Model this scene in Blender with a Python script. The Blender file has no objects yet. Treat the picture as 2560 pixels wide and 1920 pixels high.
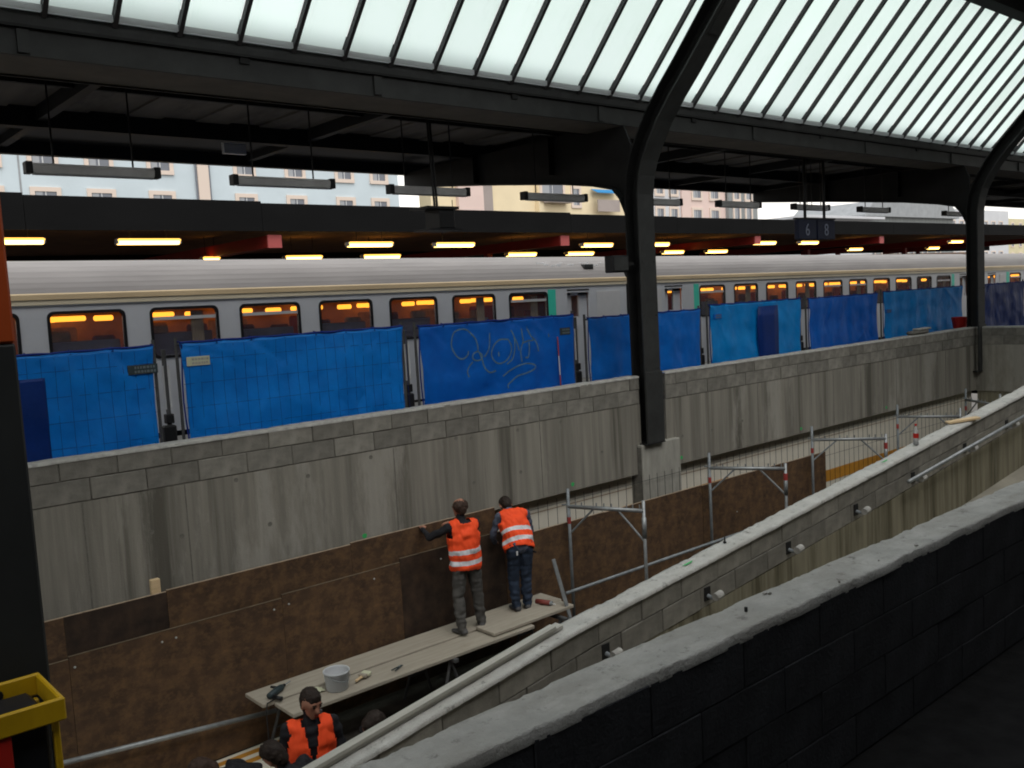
import bpy, bmesh, math, random
import numpy as np
from mathutils import Vector, Matrix, noise
random.seed(7)
S = bpy.context.scene
COL = S.collection
R = math.radians

# ------------------------------------------------------------------ camera
PITCH, AZ, ROLL, FPX = R(5.284), R(49.13), R(-3.2), 2323.0
fwd = Vector((math.cos(AZ) * math.cos(PITCH), math.sin(AZ) * math.cos(PITCH), -math.sin(PITCH)))
rgt = Vector((math.sin(AZ), -math.cos(AZ), 0))
upv = rgt.cross(fwd)
r2 = rgt * math.cos(ROLL) + upv * math.sin(ROLL)
u2 = upv * math.cos(ROLL) - rgt * math.sin(ROLL)
cd = bpy.data.cameras.new('camera'); cam = bpy.data.objects.new('camera', cd); COL.objects.link(cam)
cam.matrix_world = Matrix(((r2.x, u2.x, -fwd.x, 0), (r2.y, u2.y, -fwd.y, 0), (r2.z, u2.z, -fwd.z, 0), (0, 0, 0, 1)))
cd.sensor_width = 36; cd.lens = 36 * FPX / 2560; cd.clip_end = 2000; cd.clip_start = .05
S.camera = cam

# ------------------------------------------------------------------ sky, sun, exposure
W = bpy.data.worlds.new('World'); S.world = W; W.use_nodes = True
wn = W.node_tree.nodes; wl = W.node_tree.links
sky = wn.new('ShaderNodeTexSky'); sky.sky_type = 'NISHITA'; sky.sun_disc = False
SUN_EL, SUN_AZ = R(58), R(250)
sky.sun_elevation = SUN_EL; sky.sun_rotation = R(90) - SUN_AZ
sky.air_density = 3.0; sky.dust_density = 1.0; sky.ozone_density = 1.0
hs = wn.new('ShaderNodeHueSaturation'); hs.inputs['Saturation'].default_value = .15
bg = wn['Background']; bg.inputs['Strength'].default_value = .15
wl.new(sky.outputs['Color'], hs.inputs['Color']); wl.new(hs.outputs['Color'], bg.inputs['Color'])
sl = bpy.data.lights.new('sun', 'SUN'); sl.energy = .8; sl.angle = R(40); sl.color = (1, .97, .93)
sun = bpy.data.objects.new('sun', sl); COL.objects.link(sun)
sd = Vector((math.cos(SUN_AZ) * math.cos(SUN_EL), math.sin(SUN_AZ) * math.cos(SUN_EL), math.sin(SUN_EL)))
sun.rotation_euler = sd.to_track_quat('Z', 'Y').to_euler()
S.view_settings.view_transform = 'Standard'; S.view_settings.look = 'None'
S.view_settings.gamma = 1; S.view_settings.use_curve_mapping = False
S.view_settings.exposure = .56
S.cycles.max_bounces = 8; S.cycles.diffuse_bounces = 5; S.cycles.transparent_max_bounces = 12
S.cycles.use_denoising = True; S.cycles.filter_width = 1.9
S.cycles.sample_clamp_indirect = 4

# ------------------------------------------------------------------ survey helper: photo direction -> point on a real plane
def ray(px, py):
    a, b = (px - 1280) , (py - 960)
    return fwd * FPX + r2 * a - u2 * b
def atY(px, py, Y): d = ray(px, py); return d * (Y / d.y)
def atZ(px, py, Z): d = ray(px, py); return d * (Z / d.z)
def atX(px, py, X): d = ray(px, py); return d * (X / d.x)

# ------------------------------------------------------------------ materials
MATS = {}
def mat(name, col, rough=.8, metal=0.0, var=.0, vscale=6, stretch=(1, 1, 1), col2=None, bump=0.0, bscale=40, spec=.3,
        rand=0.0, emit=None, estr=0.0, streak=None, transl=0.0, alpha=1.0, trans=0.0, dirt=None):
    """procedural surface: base colour, broad tone noise, optional streaks, dirt, relief"""
    m = bpy.data.materials.new(name); MATS[name] = m; m.use_nodes = True
    nt = m.node_tree; N = nt.nodes; L = nt.links
    b = N['Principled BSDF']; out = N['Material Output']
    b.inputs['Roughness'].default_value = rough; b.inputs['Metallic'].default_value = metal
    b.inputs['Specular IOR Level'].default_value = spec
    cur = None
    def rgb(c): return (c[0], c[1], c[2], 1)
    tc = N.new('ShaderNodeTexCoord')
    def noise(scale, st, detail=5, rgh=.6):
        mp = N.new('ShaderNodeMapping'); mp.inputs['Scale'].default_value = st
        L.new(tc.outputs['Object'], mp.inputs['Vector'])
        n = N.new('ShaderNodeTexNoise'); n.inputs['Scale'].default_value = scale
        n.inputs['Detail'].default_value = detail; n.inputs['Roughness'].default_value = rgh
        L.new(mp.outputs['Vector'], n.inputs['Vector']); return n
    def ramp(src, p0, p1, c0, c1):
        r = N.new('ShaderNodeValToRGB'); r.color_ramp.elements[0].position = p0; r.color_ramp.elements[1].position = p1
        r.color_ramp.elements[0].color = rgb(c0); r.color_ramp.elements[1].color = rgb(c1)
        L.new(src, r.inputs['Fac']); return r
    def mix(a, c, fac, mode='MIX'):
        x = N.new('ShaderNodeMix'); x.data_type = 'RGBA'; x.blend_type = mode
        if isinstance(a, tuple): x.inputs[6].default_value = rgb(a)
        else: L.new(a, x.inputs[6])
        if isinstance(c, tuple): x.inputs[7].default_value = rgb(c)
        else: L.new(c, x.inputs[7])
        if isinstance(fac, float): x.inputs[0].default_value = fac
        else: L.new(fac, x.inputs[0])
        return x.outputs[2]
    if var or col2:
        c2 = col2 or tuple(max(0, v * (1 - var)) for v in col)
        c1 = col if col2 else tuple(min(1, v * (1 + var)) for v in col)
        n = noise(vscale, stretch)
        cur = ramp(n.outputs['Fac'], .33, .67, c2, c1).outputs['Color']
    if streak:
        (scol, sscale, sst, lo, hi, amt) = streak
        n = noise(sscale, sst, 6, .7)
        f = ramp(n.outputs['Fac'], lo, hi, (0, 0, 0), (amt, amt, amt))
        cur = mix(cur if cur is not None else col, scol, f.outputs['Color'])
    if dirt:
        (scol, sscale, sst, lo, hi, amt) = dirt
        n = noise(sscale, sst, 8, .75)
        f = ramp(n.outputs['Fac'], lo, hi, (0, 0, 0), (amt, amt, amt))
        cur = mix(cur if cur is not None else col, scol, f.outputs['Color'])
    if rand:
        oi = N.new('ShaderNodeObjectInfo')
        mr = N.new('ShaderNodeMapRange'); mr.inputs['To Min'].default_value = 1 - rand; mr.inputs['To Max'].default_value = 1 + rand
        L.new(oi.outputs['Random'], mr.inputs['Value'])
        cb = N.new('ShaderNodeCombineColor')
        for i in range(3): L.new(mr.outputs['Result'], cb.inputs[i])
        cur = mix(cur if cur is not None else col, cb.outputs['Color'], 1.0, 'MULTIPLY')
    if cur is not None: L.new(cur, b.inputs['Base Color'])
    else: b.inputs['Base Color'].default_value = rgb(col)
    if bump:
        n = noise(bscale, (1, 1, 1), 6, .65)
        bp = N.new('ShaderNodeBump'); bp.inputs['Strength'].default_value = bump; bp.inputs['Distance'].default_value = .02
        L.new(n.outputs['Fac'], bp.inputs['Height']); L.new(bp.outputs['Normal'], b.inputs['Normal'])
    if emit:
        b.inputs['Emission Color'].default_value = rgb(emit); b.inputs['Emission Strength'].default_value = estr
    if trans: b.inputs['Transmission Weight'].default_value = trans
    if transl:
        t = N.new('ShaderNodeBsdfTranslucent')
        if cur is not None: L.new(cur, t.inputs['Color'])
        else: t.inputs['Color'].default_value = rgb(col)
        x = N.new('ShaderNodeMixShader'); x.inputs['Fac'].default_value = transl
        L.new(b.outputs[0], x.inputs[1]); L.new(t.outputs[0], x.inputs[2]); L.new(x.outputs[0], out.inputs['Surface'])
    if alpha < 1:
        t = N.new('ShaderNodeBsdfTransparent'); x = N.new('ShaderNodeMixShader'); x.inputs['Fac'].default_value = alpha
        L.new(t.outputs[0], x.inputs[1]); L.new(b.outputs[0], x.inputs[2]); L.new(x.outputs[0], out.inputs['Surface'])
    return m

CAST = mat('cast_concrete', (.235, .22, .185), .9, var=.26, vscale=2.0, stretch=(3.2, 3, .13), bump=.25, bscale=55,
           streak=((.085, .078, .062), 1.3, (1.7, 1, .05), .53, .64, .8), dirt=((.38, .36, .315), .55, (1.6, 1, .35), .53, .62, .6))
BLOCK = mat('concrete_block', (.215, .203, .175), .92, var=.24, vscale=5, rand=.2, bump=.4, bscale=70,
            dirt=((.10, .095, .08), 2, (1, 1, 1), .5, .7, .6))
MORTAR = mat('mortar', (.40, .39, .36), .95, var=.22, vscale=9, bump=.6, bscale=60, dirt=((.17, .165, .15), 14, (1, 1, 1), .55, .68, .6))
MORTAR_PALE = mat('pale_mortar', (.45, .447, .42), .95, var=.16, vscale=5, bump=.9, bscale=55, dirt=((.17, .165, .15), 11, (1, 1, 1), .56, .68, .8), streak=((.36, .35, .32), 2.2, (1, 2.5, 1), .45, .62, .8))
MORTAR_RAMP = mat('brightened_mortar', (.50, .496, .465), .95, var=.16, vscale=5, bump=.9, bscale=55, dirt=((.17, .165, .15), 11, (1, 1, 1), .56, .68, .8), streak=((.5, .49, .45), 2.2, (1, 2.5, 1), .45, .62, .8))  # paler copy of pale mortar; lifts the ramp top where light falls short
JOINT = mat('joint_mortar', (.16, .152, .132), .95, var=.2, vscale=12, bump=.4)
MOSS = mat('stained_concrete', (.25, .228, .162), .92, var=.2, vscale=3, stretch=(3, 3, .2), bump=.3, bscale=50,
           streak=((.07, .06, .032), 1.8, (2.2, 1, .10), .46, .62, .8), dirt=((.30, .29, .24), 2, (4, 1, .1), .60, .68, .5))
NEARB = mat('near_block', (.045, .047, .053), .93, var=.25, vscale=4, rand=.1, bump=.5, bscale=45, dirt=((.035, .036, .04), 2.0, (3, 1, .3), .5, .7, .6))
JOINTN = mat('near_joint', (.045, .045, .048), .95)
PEDM = mat('pier_concrete', (.33, .32, .28), .9, var=.15, vscale=4, stretch=(2, 2, .5), bump=.25, dirt=((.19, .18, .16), 3, (2, 1, .6), .55, .75, .4))
PLY = mat('brown_plywood', (.112, .066, .037), .75, spec=.2, var=.35, vscale=3, col2=(.055, .034, .022), bump=.12, bscale=30, rand=.1,
          dirt=((.195, .112, .052), 5.5, (1, 1, 1.3), .46, .70, .75), streak=((.052, .034, .024), .8, (1, 1, 1.6), .46, .70, .7))
PLYD = mat('dark_plywood', (.058, .036, .024), .55, spec=.4, var=.35, vscale=5, col2=(.018, .012, .009), bump=.1, bscale=30, rand=.2, dirt=((.08, .045, .024), 2.6, (1, 1, 1), .52, .75, .6))
PLYLINE = mat('dirty_plywood_edge', (.13, .10, .065), .9, var=.3, vscale=9)
PLYEDGE = mat('plywood_edge', (.36, .27, .19), .8, var=.2, vscale=20)
CREAM = mat('cream_panel', (.68, .64, .54), .6, var=.06, vscale=2, dirt=((.40, .37, .30), 3, (1, 1, .4), .55, .8, .4))
OCHRE = mat('ochre_paint', (.50, .23, .03), .55, var=.12, vscale=5)
STEEL = mat('dark_steel', (.030, .031, .030), .6, spec=.35, var=.25, vscale=3, bump=.05, dirt=((.06, .056, .05), 4, (1, 1, .5), .6, .8, .5))
STEEL2 = mat('black_steel', (.014, .014, .014), .65, spec=.25, var=.2, vscale=3)
DECK = mat('soffit_board', (.17, .15, .13), .9, var=.25, vscale=1.3, stretch=(1.5, .3, 1), dirt=((.02, .018, .016), 1.2, (1.2, .4, 1), .5, .7, .6))
SOFF = mat('gutter_soffit', (.17, .15, .13), .85, var=.15, vscale=2)
GALV = mat('galvanised_tube', (.30, .315, .32), .5, metal=.55, var=.18, vscale=9, dirt=((.22, .2, .18), 12, (1, 1, 1), .6, .8, .4))
GALVD = mat('weathered_tube', (.22, .24, .25), .6, metal=.4, var=.2, vscale=9)
POSTD = mat('dull_post', (.09, .09, .09), .6, metal=.3, var=.2, vscale=9)
REDT = mat('red_tape', (.34, .05, .045), .6)
GLASSR = mat('frosted_roof_glass', (.92, 1.0, .955), .5, transl=.99, var=.02, vscale=.9, rand=.035, dirt=((.74, .80, .77), 1.6, (2.5, .5, .5), .56, .78, .35))
GLASSE = mat('glass_edge', (.85, .85, .86), .4, transl=.8)
BAR = mat('glazing_bar', (.045, .042, .045), .55)
LAMPG = mat('lamp_housing', (.62, .61, .60), .5, var=.1, vscale=4)
LAMPC = mat('lamp_cover', (.60, .60, .60), .4)
BLK = mat('black_plastic', (.012, .012, .013), .5)
COACH = mat('coach_grey', (.68, .70, .73), .38, spec=.5, var=.04, vscale=1.5, dirt=((.55, .56, .57), 1.5, (.4, 1, 2), .55, .8, .3))
COACHR = mat('coach_roof', (.32, .297, .285), .6, spec=.3, var=.14, vscale=2, stretch=(.15, 1, 1))
COACHW = mat('coach_white', (.72, .72, .72), .4, var=.04, vscale=2)
GOLD = mat('coach_gold_line', (.70, .54, .33), .45, var=.15, vscale=2, stretch=(.2, 1, 1))
PALE = mat('coach_pale_line', (.86, .76, .56), .45, var=.1, vscale=2, stretch=(.2, 1, 1))
TEAL = mat('teal_band', (.07, .75, .55), .4)
RUBBER = mat('window_rubber', (.013, .013, .014), .5)
TGLASS = mat('coach_glass', (.16, .16, .19), .06, spec=.6, alpha=.16)
COACHI = mat('coach_interior', (.48, .29, .16), .7, var=.2, vscale=2)
SEATR = mat('seat_red', (.20, .025, .015), .8, var=.2, vscale=6)
REFLG = mat('reflection_grey', (.15, .145, .19), .7, var=.2, vscale=3)  # tone of a reflection in the lower coach glass, put into colour
SEATC = mat('seat_cream', (.45, .33, .20), .7, var=.2, vscale=6)
CURT = mat('coach_curtain', (.38, .30, .20), .8, var=.2, vscale=8, stretch=(6, 1, .5))
ORL = mat('coach_lamp', (1, .5, .12), .5, emit=(1, .36, .03), estr=1.9)
YEL = mat('lit_tube', (1, .8, .45), .5, emit=(1, .62, .17), estr=5.0)
YEL2 = mat('lamp_trough', (.75, .55, .2), .5, emit=(1, .5, .08), estr=1.6)
FASC = mat('fascia_panel', (.009, .009, .0092), .8, spec=.04, var=.12, vscale=1, stretch=(.4, 1, 1))
CEIL2 = mat('dark_ceiling', (.17, .10, .065), .9, var=.2, vscale=2)
REDB = mat('red_beam', (.24, .016, .013), .5, var=.1, vscale=3)
PINKC = mat('beam_end_plate', (.42, .09, .085), .5)
ROOF2 = mat('roof_felt', (.17, .18, .18), .8, var=.15, vscale=1)
GROUND = mat('city_ground', (.10, .10, .095), .95, var=.2, vscale=.5)
ASPH = mat('platform_asphalt', (.016, .016, .016), .95, spec=.05, var=.25, vscale=6, bump=.3)
PAVE = mat('platform_paving', (.24, .23, .21), .9, var=.15, vscale=3)
BALL = mat('ballast', (.09, .08, .07), .95, var=.4, vscale=14, bump=.8, bscale=25)
RAMPM = mat('ramp_concrete', (.27, .25, .20), .9, var=.2, vscale=2, bump=.2)
PITM = mat('pit_floor', (.07, .064, .054), .95, var=.3, vscale=3, bump=.4)
PLANK = mat('timber_plank', (.335, .30, .242), .8, var=.12, vscale=3, stretch=(.5, 6, 1), bump=.1, bscale=30, rand=.06, dirt=((.20, .165, .12), 2, (1, 2, 1), .55, .75, .5))
BATTEN = mat('weathered_board', (.42, .41, .365), .85, var=.14, vscale=4, stretch=(.4, 5, 1), dirt=((.3, .29, .26), 3, (.6, 2, 1), .55, .75, .5))
WOOD = mat('fresh_timber', (.62, .46, .27), .75, var=.12, vscale=6, stretch=(1, 1, 4))
YELP = mat('yellow_paint', (.50, .31, .006), .5, var=.12, vscale=5, dirt=((.28, .16, .01), 6, (1, 1, 1), .55, .75, .5))
REDP = mat('red_panel', (.42, .018, .012), .5, var=.08, vscale=3)
BAGM = mat('black_bag', (.012, .013, .016), .45)
ORNG = mat('orange_column_paint', (.36, .058, .009), .55, var=.08, vscale=3)
DARKC = mat('dark_column_paint', (.020, .022, .022), .6, var=.15, vscale=3)
SIGNB = mat('sign_navy', (.012, .018, .05), .5)
SIGNW = mat('sign_grey_letter', (.30, .33, .42), .6)
GREENP = mat('green_marking_paint', (.05, .42, .12), .7)
GRAF = mat('faded_spray_paint', (.085, .175, .26), .8, var=.25, vscale=14)
PLATEW = mat('pale_plate', (.55, .56, .40), .6)
PLATED = mat('dark_plate', (.035, .05, .055), .6)
PLATET = mat('plate_lettering', (.14, .17, .18), .6)
def tarp(name, c, c2):
    return mat(name, c, .5, spec=.4, var=.1, vscale=2.2, col2=c2, transl=.28, bump=.3, bscale=11, dirt=(tuple(.6 * a_ + .06 for a_ in c2), 1.4, (1, 1, .7), .58, .8, .35))
T_BRIGHT = tarp('tarp_bright_blue', (.001, .28, .84), (.001, .20, .68))
T_MID = tarp('tarp_mid_blue', (.001, .20, .72), (.001, .145, .58))
T_DEEP = tarp('tarp_deep_blue', (.001, .17, .68), (.001, .115, .54))
T_LIGHT = tarp('tarp_light_blue', (.003, .34, .82), (.002, .25, .68))
T_NAVY = tarp('tarp_navy', (.003, .04, .25), (.002, .03, .19))
T_HEM = mat('tarp_hem', (.003, .022, .20), .6)
VEST = mat('orange_vest', (1.0, .088, .02), .75, var=.05, vscale=6, bump=.25, bscale=9)
REFL = mat('reflective_band', (.66, .66, .68), .4, var=.08, vscale=15)
SKIN = mat('skin', (.36, .17, .11), .55, var=.08, vscale=10)
HAIR = mat('dark_hair', (.022, .014, .010), .7, var=.3, vscale=30, bump=.3, bscale=90)
HAIR2 = mat('short_brown_hair', (.045, .026, .018), .75, var=.35, vscale=20)
JKT = mat('black_jacket', (.014, .014, .017), .8, bump=.2, bscale=12)
JKTB = mat('grey_blue_sleeve', (.085, .10, .14), .8, var=.15, vscale=9)
TROU = mat('grey_work_trousers', (.075, .072, .066), .85, var=.2, vscale=7, bump=.3, bscale=10)
JEAN = mat('dark_jeans', (.022, .034, .058), .85, var=.3, vscale=6, bump=.3, bscale=10)
SHOE = mat('dusty_shoe', (.07, .068, .068), .8, var=.2, vscale=10)
SHIRT = mat('grey_shirt', (.09, .095, .09), .85)
EYE = mat('eye_dark', (.02, .012, .01), .4)
BUCKET = mat('translucent_bucket', (.68, .70, .72), .45, transl=.35)
TOOLD = mat('dark_tool', (.03, .045, .05), .5, var=.2, vscale=20)
TOOLR = mat('red_tool', (.20, .045, .035), .5)
CLEARP = mat('clear_plastic', (.6, .6, .6), .15, alpha=.4)

# ------------------------------------------------------------------ mesh helpers
class MB:
    def __init__(s): s.v = []; s.f = []; s.m = []
    def add(s, vs, fs, mi=0):
        o = len(s.v); s.v += [tuple(v) for v in vs]; s.f += [tuple(i + o for i in f) for f in fs]; s.m += [mi] * len(fs); return s
    def box(s, x0, x1, y0, y1, z0, z1, mi=0):
        v = [(x, y, z) for z in (z0, z1) for y in (y0, y1) for x in (x0, x1)]
        return s.add(v, [(0, 2, 3, 1), (4, 5, 7, 6), (0, 1, 5, 4), (2, 6, 7, 3), (0, 4, 6, 2), (1, 3, 7, 5)], mi)
    def bev(s, x0, x1, y0, y1, z0, z1, b=.01, mi=0):
        """box with chamfered edges"""
        vs = []; idx = {}
        for sx in (0, 1):
            for sy in (0, 1):
                for sz in (0, 1):
                    X, Y, Z = (x0, x1)[sx], (y0, y1)[sy], (z0, z1)[sz]
                    ix, iy, iz = (b, -b)[sx], (b, -b)[sy], (b, -b)[sz]
                    for k, p in enumerate(((X, Y + iy, Z + iz), (X + ix, Y, Z + iz), (X + ix, Y + iy, Z))):
                        idx[(sx, sy, sz, k)] = len(vs); vs.append(p)
        F = []
        g = lambda *a: idx[a]
        for q in (0, 1):
            F.append((g(q, 0, 0, 0), g(q, 1, 0, 0), g(q, 1, 1, 0), g(q, 0, 1, 0)))
            F.append((g(0, q, 0, 1), g(1, q, 0, 1), g(1, q, 1, 1), g(0, q, 1, 1)))
            F.append((g(0, 0, q, 2), g(1, 0, q, 2), g(1, 1, q, 2), g(0, 1, q, 2)))
            for w in (0, 1):
                F.append((g(q, w, 0, 0), g(q, w, 1, 0), g(q, w, 1, 1), g(q, w, 0, 1)))
                F.append((g(q, 0, w, 0), g(q, 1, w, 0), g(q, 1, w, 2), g(q, 0, w, 2)))
                F.append((g(0, q, w, 1), g(1, q, w, 1), g(1, q, w, 2), g(0, q, w, 2)))
        for sx in (0, 1):
            for sy in (0, 1):
                for sz in (0, 1): F.append((g(sx, sy, sz, 0), g(sx, sy, sz, 1), g(sx, sy, sz, 2)))
        return s.add(vs, F, mi)
    def prism(s, prof, axis, a, b, mi=0):
        """closed 2-D profile extruded along an axis (x: (y,z), y: (x,z), z: (x,y))"""
        n = len(prof)
        def P(p, t): return (t, p[0], p[1]) if axis == 'x' else (p[0], t, p[1]) if axis == 'y' else (p[0], p[1], t)
        v = [P(p, a) for p in prof] + [P(p, b) for p in prof]
        f = [tuple(range(n)), tuple(range(2 * n - 1, n - 1, -1))] + [(i, (i + 1) % n, n + (i + 1) % n, n + i) for i in range(n)]
        return s.add(v, f, mi)
    def tube(s, pts, r, n=10, mi=0, cap=True):
        pts = [Vector(p) for p in pts]; rs = r if isinstance(r, (list, tuple)) else [r] * len(pts)
        v = []; f = []
        for i, p in enumerate(pts):
            d = (pts[min(i + 1, len(pts) - 1)] - pts[max(i - 1, 0)]).normalized()
            a = d.orthogonal().normalized() if abs(d.z) > .95 else d.cross(Vector((0, 0, 1))).normalized()
            b = d.cross(a)
            for k in range(n):
                t = 2 * math.pi * k / n; v.append(p + (a * math.cos(t) + b * math.sin(t)) * rs[i])
        for i in range(len(pts) - 1):
            for k in range(n): f.append((i * n + k, i * n + (k + 1) % n, (i + 1) * n + (k + 1) % n, (i + 1) * n + k))
        if cap: f += [tuple(range(n - 1, -1, -1)), tuple(range((len(pts) - 1) * n, len(pts) * n))]
        return s.add(v, f, mi)
    def lathe(s, prof, c=(0, 0, 0), n=20, mi=0):
        v = []; f = []
        for r, z in prof:
            for k in range(n):
                t = 2 * math.pi * k / n; v.append((c[0] + r * math.cos(t), c[1] + r * math.sin(t), c[2] + z))
        for i in range(len(prof) - 1):
            for k in range(n): f.append((i * n + k, i * n + (k + 1) % n, (i + 1) * n + (k + 1) % n, (i + 1) * n + k))
        return s.add(v, f, mi)
    def mesh(s, name, mats, smooth=False, fix=True):
        me = bpy.data.meshes.new(name); me.from_pydata(s.v, [], s.f)
        if not isinstance(mats, (list, tuple)): mats = [mats]
        for m in mats: me.materials.append(m)
        me.polygons.foreach_set('material_index', s.m)
        if fix:
            bm = bmesh.new(); bm.from_mesh(me); bmesh.ops.recalc_face_normals(bm, faces=bm.faces); bm.to_mesh(me); bm.free()
        if smooth: me.polygons.foreach_set('use_smooth', [True] * len(me.polygons))
        me.update(); return me
    def build(s, name, mats, parent=None, smooth=False, **k):
        return link(name, s.mesh(name, mats, smooth), parent, **k)
def link(name, me, parent=None, loc=None, kind=None):
    o = bpy.data.objects.new(name, me); COL.objects.link(o)
    if parent is not None: o.parent = parent
    if loc is not None: o.location = loc
    if kind: o['kind'] = kind
    return o
def tag(o, label, cat, group=None):
    o['label'] = label; o['category'] = cat
    if group: o['group'] = group
    return o
def thing(name, label, cat, loc=(0, 0, 0), rz=0, group=None):
    o = bpy.data.objects.new(name, None); COL.objects.link(o); o.empty_display_size = .2
    o.location = loc; o.rotation_euler = (0, 0, rz)
    return tag(o, label, cat, group)
def copy_tree(o, parent=None):
    c = o.copy(); COL.objects.link(c); c.parent = parent
    for ch in list(o.children): copy_tree(ch, c)
    return c

PLAT = -2.35          # platform level
FLOOR = -5.10         # pit floor
RAIL = -2.88          # top of rail

# ================================================================== SETTING
def sheet(name, x0, x1, y0, y1, z, m, th=.0):
    b = MB()
    if th: b.box(x0, x1, y0, y1, z - th, z)
    else: b.add([(x0, y0, z), (x1, y0, z), (x1, y1, z), (x0, y1, z)], [(0, 1, 2, 3)])
    return b.build(name, m, kind='structure')
b = MB()   # the town ground, reaching the horizon, with the sunken ramps left open
G = -3.3
hx0, hx1, hy0, hy1 = -40, 30, 1.5, 11
for (x0, x1, y0, y1) in ((-600, 900, hy1, 1500), (-600, 900, -300, hy0), (-600, hx0, hy0, hy1), (hx1, 900, hy0, hy1)):
    b.add([(x0, y0, G), (x1, y0, G), (x1, y1, G), (x0, y1, G)], [(0, 1, 2, 3)])
b.build('ground', GROUND, kind='structure')
# near platform: wraps round the head of the old ramp on the left
b = MB()
b.box(-40, 30, -.9, 2.30, PLAT - .5, PLAT); b.box(-40, 1.08, 2.30, 4.6, PLAT - .5, PLAT)
b.build('near_platform', ASPH, kind='structure')
sheet('far_platform', -40, 26, 10.75, 18.2, PLAT, PAVE, .9)
sheet('end_platform', 25.65, 90, -.9, 18.2, PLAT, ASPH, .9).name = 'platform'
sheet('track_bed', -40, 120, 18.2, 24.2, RAIL - .15, BALL, .3)
sheet('back_platform', -40, 120, 24.2, 36, PLAT, ASPH, .9)
# old ramp surface (9.5 %) and the pit floor
b = MB()
z = lambda x: -3.36 + .0988 * (x - 13.5)
b.add([(-12, 2.49, z(-12)), (25.3, 2.49, z(25.3)), (25.3, 5.83, z(25.3)), (-12, 5.83, z(-12)),
       (-12, 2.49, z(-12) - .3), (25.3, 2.49, z(25.3) - .3), (25.3, 5.83, z(25.3) - .3), (-12, 5.83, z(-12) - .3)],
      [(0, 1, 2, 3), (4, 7, 6, 5), (0, 4, 5, 1), (2, 6, 7, 3), (1, 5, 6, 2), (0, 3, 7, 4)])
b.build('ramp', RAMPM, kind='structure')
sheet('pit_floor', -40, 25.6, 5.83, 11.2, FLOOR, PITM, .2)
# rails of the far track
for i, y in enumerate((20.2, 21.64)):
    tag(MB().prism([(y - .07, RAIL - .15), (y + .07, RAIL - .15), (y + .07, RAIL - .13), (y + .012, RAIL - .11), (y + .012, RAIL - .04), (y + .035, RAIL - .03), (y + .035, RAIL), (y - .035, RAIL), (y - .035, RAIL - .03), (y - .012, RAIL - .04), (y - .012, RAIL - .11), (y - .07, RAIL - .13)], 'x', -40, 120)
        .build('rail', GALVD), ['near rail of the track under the grey train', 'far rail of the track under the grey train'][i], 'rail')

# ================================================================== FAR PARAPET WALL
def rough_top(b, x0, x1, y0, y1, zf, dx, ny, amp, seed, skirt=.05, edge=.0):
    """irregular mortar bed: height field on top of a wall, with ragged edges"""
    nx = max(2, int((x1 - x0) / dx)); v = []; f = []
    for i in range(nx + 1):
        x = x0 + (x1 - x0) * i / nx
        for j in range(ny + 1):
            t = j / ny; y = y0 + (y1 - y0) * t
            n = noise.noise((x * 3 + seed, y * 5, 0)) + .7 * noise.noise((x * 13 + seed, y * 13, 3)) + .4 * noise.noise((x * 37, y * 37, seed))
            if j in (0, ny): y += edge * n; 
            v.append((x, y, zf(x) + amp * n - (.35 * amp + abs(n) * amp if j in (0, ny) else 0)))
    W_ = ny + 1
    for i in range(nx):
        for j in range(ny): f.append((i * W_ + j, (i + 1) * W_ + j, (i + 1) * W_ + j + 1, i * W_ + j + 1))
    o = len(v)
    for i in range(nx + 1):
        for j in (0, ny):
            p = v[i * W_ + j]; v.append((p[0], p[1], zf(p[0]) - skirt))
    for i in range(nx):
        f.append((i * W_, o + 2 * i, o + 2 * i + 2, (i + 1) * W_)); f.append((i * W_ + ny, (i + 1) * W_ + ny, o + 2 * i + 3, o + 2 * i + 1))
    b.add(v, f)
    return b
def block_mesh(w, d, h, seed):
    rnd = random.Random(seed); b = MB(); b.bev(0, w, 0, d, 0, h, .006)
    b.v = [(x + rnd.uniform(-.003, .003), y + rnd.uniform(-.002, .002), z_ + rnd.uniform(-.003, .003)) for x, y, z_ in b.v]
    return b.mesh('block', BLOCK)
BLK_M = [block_mesh(.588, .05, .216, i) for i in range(5)]
BLK_L = [block_mesh(.588, .05, .236, i + 9) for i in range(5)]
WT = -1.44
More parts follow.
